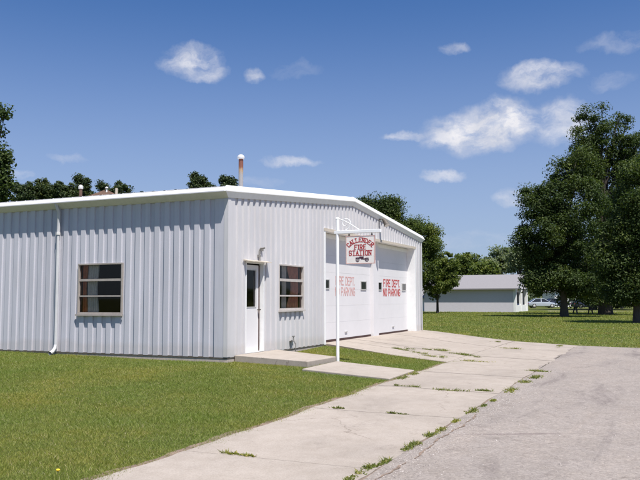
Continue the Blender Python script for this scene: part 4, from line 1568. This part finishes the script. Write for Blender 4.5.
# left: trees showing over the eave
LT = 'trees over the long eave'
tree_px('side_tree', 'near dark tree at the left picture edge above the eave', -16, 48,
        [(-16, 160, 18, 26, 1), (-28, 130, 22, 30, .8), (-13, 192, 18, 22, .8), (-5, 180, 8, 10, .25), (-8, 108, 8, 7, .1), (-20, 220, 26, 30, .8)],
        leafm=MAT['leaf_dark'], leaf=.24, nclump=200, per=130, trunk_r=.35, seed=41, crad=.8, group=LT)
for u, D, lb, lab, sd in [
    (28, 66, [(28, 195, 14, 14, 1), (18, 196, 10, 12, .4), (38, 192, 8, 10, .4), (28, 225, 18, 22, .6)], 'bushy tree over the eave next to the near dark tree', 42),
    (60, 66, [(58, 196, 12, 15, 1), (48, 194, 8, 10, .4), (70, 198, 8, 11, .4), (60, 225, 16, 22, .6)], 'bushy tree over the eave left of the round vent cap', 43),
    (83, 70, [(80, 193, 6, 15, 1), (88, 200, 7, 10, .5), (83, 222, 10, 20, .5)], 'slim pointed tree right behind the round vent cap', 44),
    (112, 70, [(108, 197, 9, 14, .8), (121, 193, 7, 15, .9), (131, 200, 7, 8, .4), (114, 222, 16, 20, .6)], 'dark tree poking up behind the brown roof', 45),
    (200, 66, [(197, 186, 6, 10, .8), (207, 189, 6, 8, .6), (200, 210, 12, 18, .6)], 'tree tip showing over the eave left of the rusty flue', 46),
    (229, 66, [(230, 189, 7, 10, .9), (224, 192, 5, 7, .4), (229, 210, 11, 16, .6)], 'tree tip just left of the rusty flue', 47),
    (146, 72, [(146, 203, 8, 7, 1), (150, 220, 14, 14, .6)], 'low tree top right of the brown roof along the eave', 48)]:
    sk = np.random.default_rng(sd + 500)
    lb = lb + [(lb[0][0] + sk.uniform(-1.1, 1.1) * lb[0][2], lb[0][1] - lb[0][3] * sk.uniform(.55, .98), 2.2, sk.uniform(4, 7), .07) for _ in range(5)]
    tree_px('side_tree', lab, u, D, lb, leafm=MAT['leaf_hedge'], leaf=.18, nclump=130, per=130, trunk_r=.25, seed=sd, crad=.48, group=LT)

# ------------------------------------------------------------------ grey outbuilding
shx, shy, shz = 68.0, 5.3, float(h(68.0, 5.3))
sh = empty('outbuilding', (shx, shy, shz - .02))
tag(sh, 'long low grey outbuilding with pale roof and white porch posts', 'outbuilding')
SWX, SLY, SE, SR = 8.6, 10.2, 2.55, 4.0
q = MB()
q.box((0, 0.365, -.2), (.15, SLY, SE)).box((SWX - .15, .365, -.2), (SWX, SLY, SE)).box((.15, SLY - .15, -.2), (SWX - .15, SLY, SE))
q.box((.15, .9, -.2), (1.2, 1.05, SE)).box((3.2, .9, -.2), (5.2, 1.05, SE)).box((7.2, .9, -.2), (SWX - .15, 1.05, SE)).box((1.2, .9, -.2), (3.2, 1.05, .9)).box((5.2, .9, -.2), (7.2, 1.05, .9)).box((1.2, .9, 2.2), (3.2, 1.05, SE)).box((5.2, .9, 2.2), (7.2, 1.05, SE))
q.build('wall', MAT['shed_wall'], sh)
q = MB()
q.prism([(.1, .0, SE + .02), (SWX - .1, .0, SE + .02), (SWX / 2, .0, SR - .12)], (0, .12, 0))
q.build('gable', MAT['shed_wall'], sh)
q = MB()
ov = .42
for sg in (0, 1):
    X = (lambda t: t) if sg == 0 else (lambda t: SWX - t)
    sl_ = (SR - SE) / (SWX / 2)
    q.prism([(X(-ov), -.25, SE - ov * sl_ + .05), (X(SWX / 2), -.25, SR + .05), (X(SWX / 2), -.25, SR + .20), (X(-ov), -.25, SE - ov * sl_ + .18)], (0, SLY + .5, 0))
q.build('roof', MAT['shed_roof'], sh)
for x_ in (.30, 4.1, 7.9):
    q = MB()
    q.box((x_ - .30, .05, -.2), (x_ + .30, .36, SE - .02))
    q.build('post', MAT['white_siding'], sh, bevel=.02)
q = MB()
for x_ in (.60, 4.40):
    q.box((x_ + .001, .15, -.2), (x_ + 3.19, .3, .75))
q.build('porch_panel', MAT['white_siding'], sh)
for x_ in (1.2, 5.2):
    q = MB()
    q.box((x_, .95, .9), (x_ + 2, 1.0, 2.2))
    q.build('window', MAT['dark_glass'], sh)

# white shed seen between the station and the young tree
p = gp(431, 86)
ws = empty('white_shed', (p[0], p[1] + 1.0, p[2]))
tag(ws, 'low white clapboard shed half hidden behind the young tree', 'shed')
q = MB()
q.box((0, -1.2, -.2), (5, 3.2, 1.65))
q.build('wall', MAT['white_siding'], ws)
q = MB()
q.prism([(-.3, -1.4, 1.6), (2.5, -1.4, 2.5), (5.3, -1.4, 1.6), (5.3, -1.4, 1.52), (-.3, -1.4, 1.52)], (0, 4.8, 0))
q.build('roof', MAT['shed_roof'], ws)

# brown-roofed house behind the station
p = gp(106, 50)
bh = empty('brown_roofed_house', (p[0], p[1], p[2]))
tag(bh, 'house with brown shingled roof just showing above the long eave', 'house')
bh.rotation_euler = (0, 0, YAW - math.pi / 2 + .15)
hz = CAM[2] + .3 + (298 - 184.5) * 50 / FPX
q = MB()
q.box((-3.6, 0, -.2), (2.6, 8, hz - 1.9))
q.build('wall', MAT['white_siding'], bh)
q = MB()
for a in ([(-4.0, -.4, hz - 1.85), (3.0, -.4, hz - 1.85), (3.0, 8.4, hz - 1.85), (-4.0, 8.4, hz - 1.85), (-.3, 1.6, hz), (.1, 6.4, hz)],):
    q.add(a, [(0, 3, 2, 1), (0, 1, 4), (1, 2, 5, 4), (2, 3, 5), (3, 0, 4, 5)])
br = q.build('roof', MAT['brown_roof'], bh)
q = MB()
q.tube([(.35, 1.9, hz - .5), (.35, 1.9, hz + .12)], .10, 10)
q.build('chimney', MAT['beige'], br)
q = MB()
q.tube([(-.25, 1.4, hz - .4), (-.25, 1.4, hz + .02)], .06, 8).lathe([(.1, 0), (.12, .05), (.05, .12)], (-.25, 1.4, hz + .02), 10)
q.build('roof_vent', MAT['trim'], br)

# white house beyond the trees
p = gp(559, 128)
wh = empty('white_house', (p[0], p[1], p[2]), YAW - math.pi / 2)
tag(wh, 'white house wall glimpsed beside the broad tree trunk', 'house')
q = MB()
q.box((-.9, 0, -.2), (3.4, 7, 2.6))
q.build('wall', MAT['white_siding'], wh)
q = MB()
q.prism([(-1.2, -.3, 2.6), (1.25, -.3, 4.1), (3.7, -.3, 2.6)], (0, 7.6, 0))
q.build('roof', MAT['shed_roof'], wh)
q = MB()
q.box((1.6, -.03, .9), (2.6, -.001, 2.0))
q.build('window', MAT['dark_glass'], wh)


# ------------------------------------------------------------------ vehicles
def make_car(name, label, loc, rz, paint, sedan=True, Lc=4.4, Hc=1.42):
    r = empty(name, loc, rz)
    tag(r, label, 'car')
    hw = .86
    # body: lofted sections along x (front at +x)
    sec = [(-Lc / 2, .38, .62, .70), (-Lc / 2 + .12, .26, .88, .80), (-1.3, .20, .92, hw), (0, .19, .93, hw), (.9, .20, .90, hw), (1.5, .22, .80, .82), (Lc / 2 - .15, .28, .68, .76), (Lc / 2, .36, .58, .66)]
    vs_, fs_ = [], []
    for x, zb, zt, ww in sec:
        ring = [(-ww, zb + .10), (-ww * 1.02, (zb + zt) / 2), (-ww * .97, zt - .06), (-ww * .86, zt), (ww * .86, zt), (ww * .97, zt - .06), (ww * 1.02, (zb + zt) / 2), (ww, zb + .10), (ww * .85, zb), (-ww * .85, zb)]
        vs_ += [(x, a, b_) for a, b_ in ring]
    k = 10
    for i in range(len(sec) - 1):
        for j in range(k):
            fs_.append((i * k + j, i * k + (j + 1) % k, (i + 1) * k + (j + 1) % k, (i + 1) * k + j))
    fs_ += [tuple(range(k)), tuple((len(sec) - 1) * k + j for j in range(k - 1, -1, -1))]
    mb = MB().add(vs_, fs_)
    body = mb.build('body', paint, r, smooth=True)
    # roof and pillars
    xb0, xb1, xt0, xt1 = (-1.75, 1.05, -1.05, .25) if sedan else (-2.05, 1.05, -1.75, .3)
    lo, hi = .90, Hc
    c = MB()
    c.box((xt0, -.60, hi - .06), (xt1, .60, hi))
    for sy in (-1, 1):
        for xl, xu in ((xb0, xt0), (xb1, xt1), (-.25, -.22)):
            c.prism([(xl - .06, sy * .80, lo), (xl + .06, sy * .80, lo), (xu + .05, sy * .60, hi - .05), (xu - .05, sy * .60, hi - .05)], (0, -sy * .05, 0))
    c.build('cabin', paint, r, bevel=.02)
    g2 = MB()
    for sy in (-1, 1):
        g2.quad((xb0, sy * .785, lo), (xb1, sy * .785, lo), (xt1, sy * .585, hi - .05), (xt0, sy * .585, hi - .05))
    g2.quad((xb1, -.78, lo), (xb1, .78, lo), (xt1, .58, hi - .05), (xt1, -.58, hi - .05))
    g2.quad((xb0, -.78, lo), (xb0, .78, lo), (xt0, .58, hi - .05), (xt0, -.58, hi - .05))
    g2.build('windows', MAT['dark_glass'], r)
    for sx in (-1.32, 1.35):
        for sy in (-1, 1):
            t = MB()
            t.tube([(sx, sy * .66, .31), (sx, sy * .88, .31)], .31, 18)
            ty = t.build('wheel', MAT['tyre'], r, smooth=True)
            t = MB()
            t.tube([(sx, sy * .87, .31), (sx, sy * .892, .31)], [.20, .17], 14)
            t.build('rim', MAT['alu'], ty, smooth=True)
    for sy in (-1, 1):
        t = MB()
        t.box((Lc / 2 - .10, sy * .58 - .12, .52), (Lc / 2 + .005, sy * .58 + .12, .64))
        t.build('headlight', MAT['white_paint'], r, bevel=.01)
        t = MB()
        t.box((-Lc / 2 - .005, sy * .62 - .12, .60), (-Lc / 2 + .08, sy * .62 + .12, .74))
        t.build('tail_light', MAT['red'], r, bevel=.01)
    return r


rzc = YAW - math.pi / 2          # side-on to the camera, bonnet to the right
p = gp(540.5, 113)
make_car('parked_car', 'silver car parked side-on just past the outbuilding posts', (p[0], p[1], p[2] + .03), rzc, MAT['car_silver'])
p = gp(555, 122)
make_car('parked_car', 'dark car half hidden behind the silver car', (p[0], p[1], p[2] + .03), rzc + .25, MAT['car_dark'])
p = gp(586, 108)
make_car('parked_car', 'dark blue car under the trees beyond the picnic table', (p[0], p[1], p[2] + .03), rzc + .1, MAT['car_dark'])
p = gp(628, 104)
vn = empty('parked_van', (p[0], p[1], p[2] + .03), rzc)
tag(vn, 'white van glimpsed in shade left of the nearest trunk', 'van')
q = MB()
q.prism([(-2.3, -.95, .45), (2.3, -.95, .45), (2.3, -.95, 1.05), (1.75, -.95, 1.2), (1.2, -.95, 2.0), (-2.25, -.95, 2.05)], (0, 1.9, 0))
q.build('body', MAT['white_paint'], vn, bevel=.06)
q = MB()
for x_ in (-1.9, -.7):
    q.box((x_, -.958, 1.25), (x_ + .95, -.9515, 1.75))
q.prism([(.5, -.958, 1.25), (1.55, -.958, 1.25), (1.15, -.958, 1.8), (.5, -.958, 1.8)], (0, .006, 0))
q.build('windows', MAT['dark_glass'], vn)
for x_ in (-1.4, 1.45):
    for y_ in (-.85, .85):
        q = MB()
        q.tube([(x_, y_ - .12, .34), (x_, y_ + .12, .34)], .34, 16)
        q.build('wheel', MAT['tyre'], vn, smooth=True)

# far street behind the trees
q = MB()
pa, pb_ = at_z(575, 311.3, -.30), at_z(660, 311.6, -.30)
dv = (pb_ - pa) / np.linalg.norm(pb_ - pa)
nv = np.array([-dv[1], dv[0], 0])
A = pa - dv * 3
B = pa + dv * 60
for t in range(20):
    a0, a1 = A + (B - A) * t / 20, A + (B - A) * (t + 1) / 20
    q.quad(*[(c[0], c[1], float(h(c[0], c[1])) + .006) for c in (a0 - nv * 2.6, a1 - nv * 2.6, a1 + nv * 2.6, a0 + nv * 2.6)])
tag(q.build('street', MAT['walk']), 'pale street strip crossing beyond the shaded lawn', 'street', kind='structure')

# picnic table
p = gp(581.5, 71)
pt = empty('picnic_table', p, rzc)
tag(pt, 'dark picnic table in the tree shade right of the trunk', 'picnic table')
q = MB()
for k in range(5):
    q.box((-.95, -.38 + k * .155, .71), (.95, -.38 + k * .155 + .14, .75))
q.build('tabletop', MAT['table_wood'], pt, bevel=.004)
for s_ in (-1, 1):
    q = MB()
    q.box((-.95, s_ * .72 - .13, .42), (.95, s_ * .72 - .005, .46)).box((-.95, s_ * .72 + .005, .42), (.95, s_ * .72 + .13, .46))
    q.build('bench_seat', MAT['table_wood'], pt, bevel=.004)
for s_ in (-1, 1):
    q = MB()
    for t in (-1, 1):
        q.prism([(s_ * .72 - .05, t * .62 - .05, -.05), (s_ * .72 - .05, t * .62 + .05, -.05), (s_ * .72 - .05, t * .22 + .05, .705), (s_ * .72 - .05, t * .22 - .05, .705)], (.10 if t > 0 else .102, 0, 0))
    q.box((s_ * .72 - .09, -.82, .37), (s_ * .72 - .052, .82, .418))
    q.build('leg_frame', MAT['table_wood'], pt)

# far tree belt closing the horizon
rg = np.random.default_rng(77)
n = 60000
ang = rg.uniform(-1.0, 1.1, n)
D = rg.uniform(300, 345, n)
hh = (7 + 3.5 * np.sin(ang * 23) + 2.5 * np.sin(ang * 57 + 1) + 1.5 * np.sin(ang * 131)) * rg.random(n) ** .6
cx_ = CAM[0] + D * np.cos(YAW + ang)
cy_ = CAM[1] + D * np.sin(YAW + ang)
P = np.stack([cx_, cy_, -.3 + hh], 1)
nrm = rg.normal(size=(n, 3)) + np.array([-Fh[0], -Fh[1], .5])
nrm /= np.linalg.norm(nrm, axis=1)[:, None]
t = np.cross(nrm, rg.normal(size=(n, 3)))
t /= np.linalg.norm(t, axis=1)[:, None]
b_ = np.cross(nrm, t)
V = np.zeros((n, 4, 3))
V[:, 0] = P - t * .8
V[:, 1] = P + b_ * .5
V[:, 2] = P + t * .8
V[:, 3] = P - b_ * .5
tag(mesh_np('far_wood', V.reshape(-1, 3), 4, MAT['leaf_hazed']), 'far belt of woodland along the horizon', 'wood', kind='stuff')
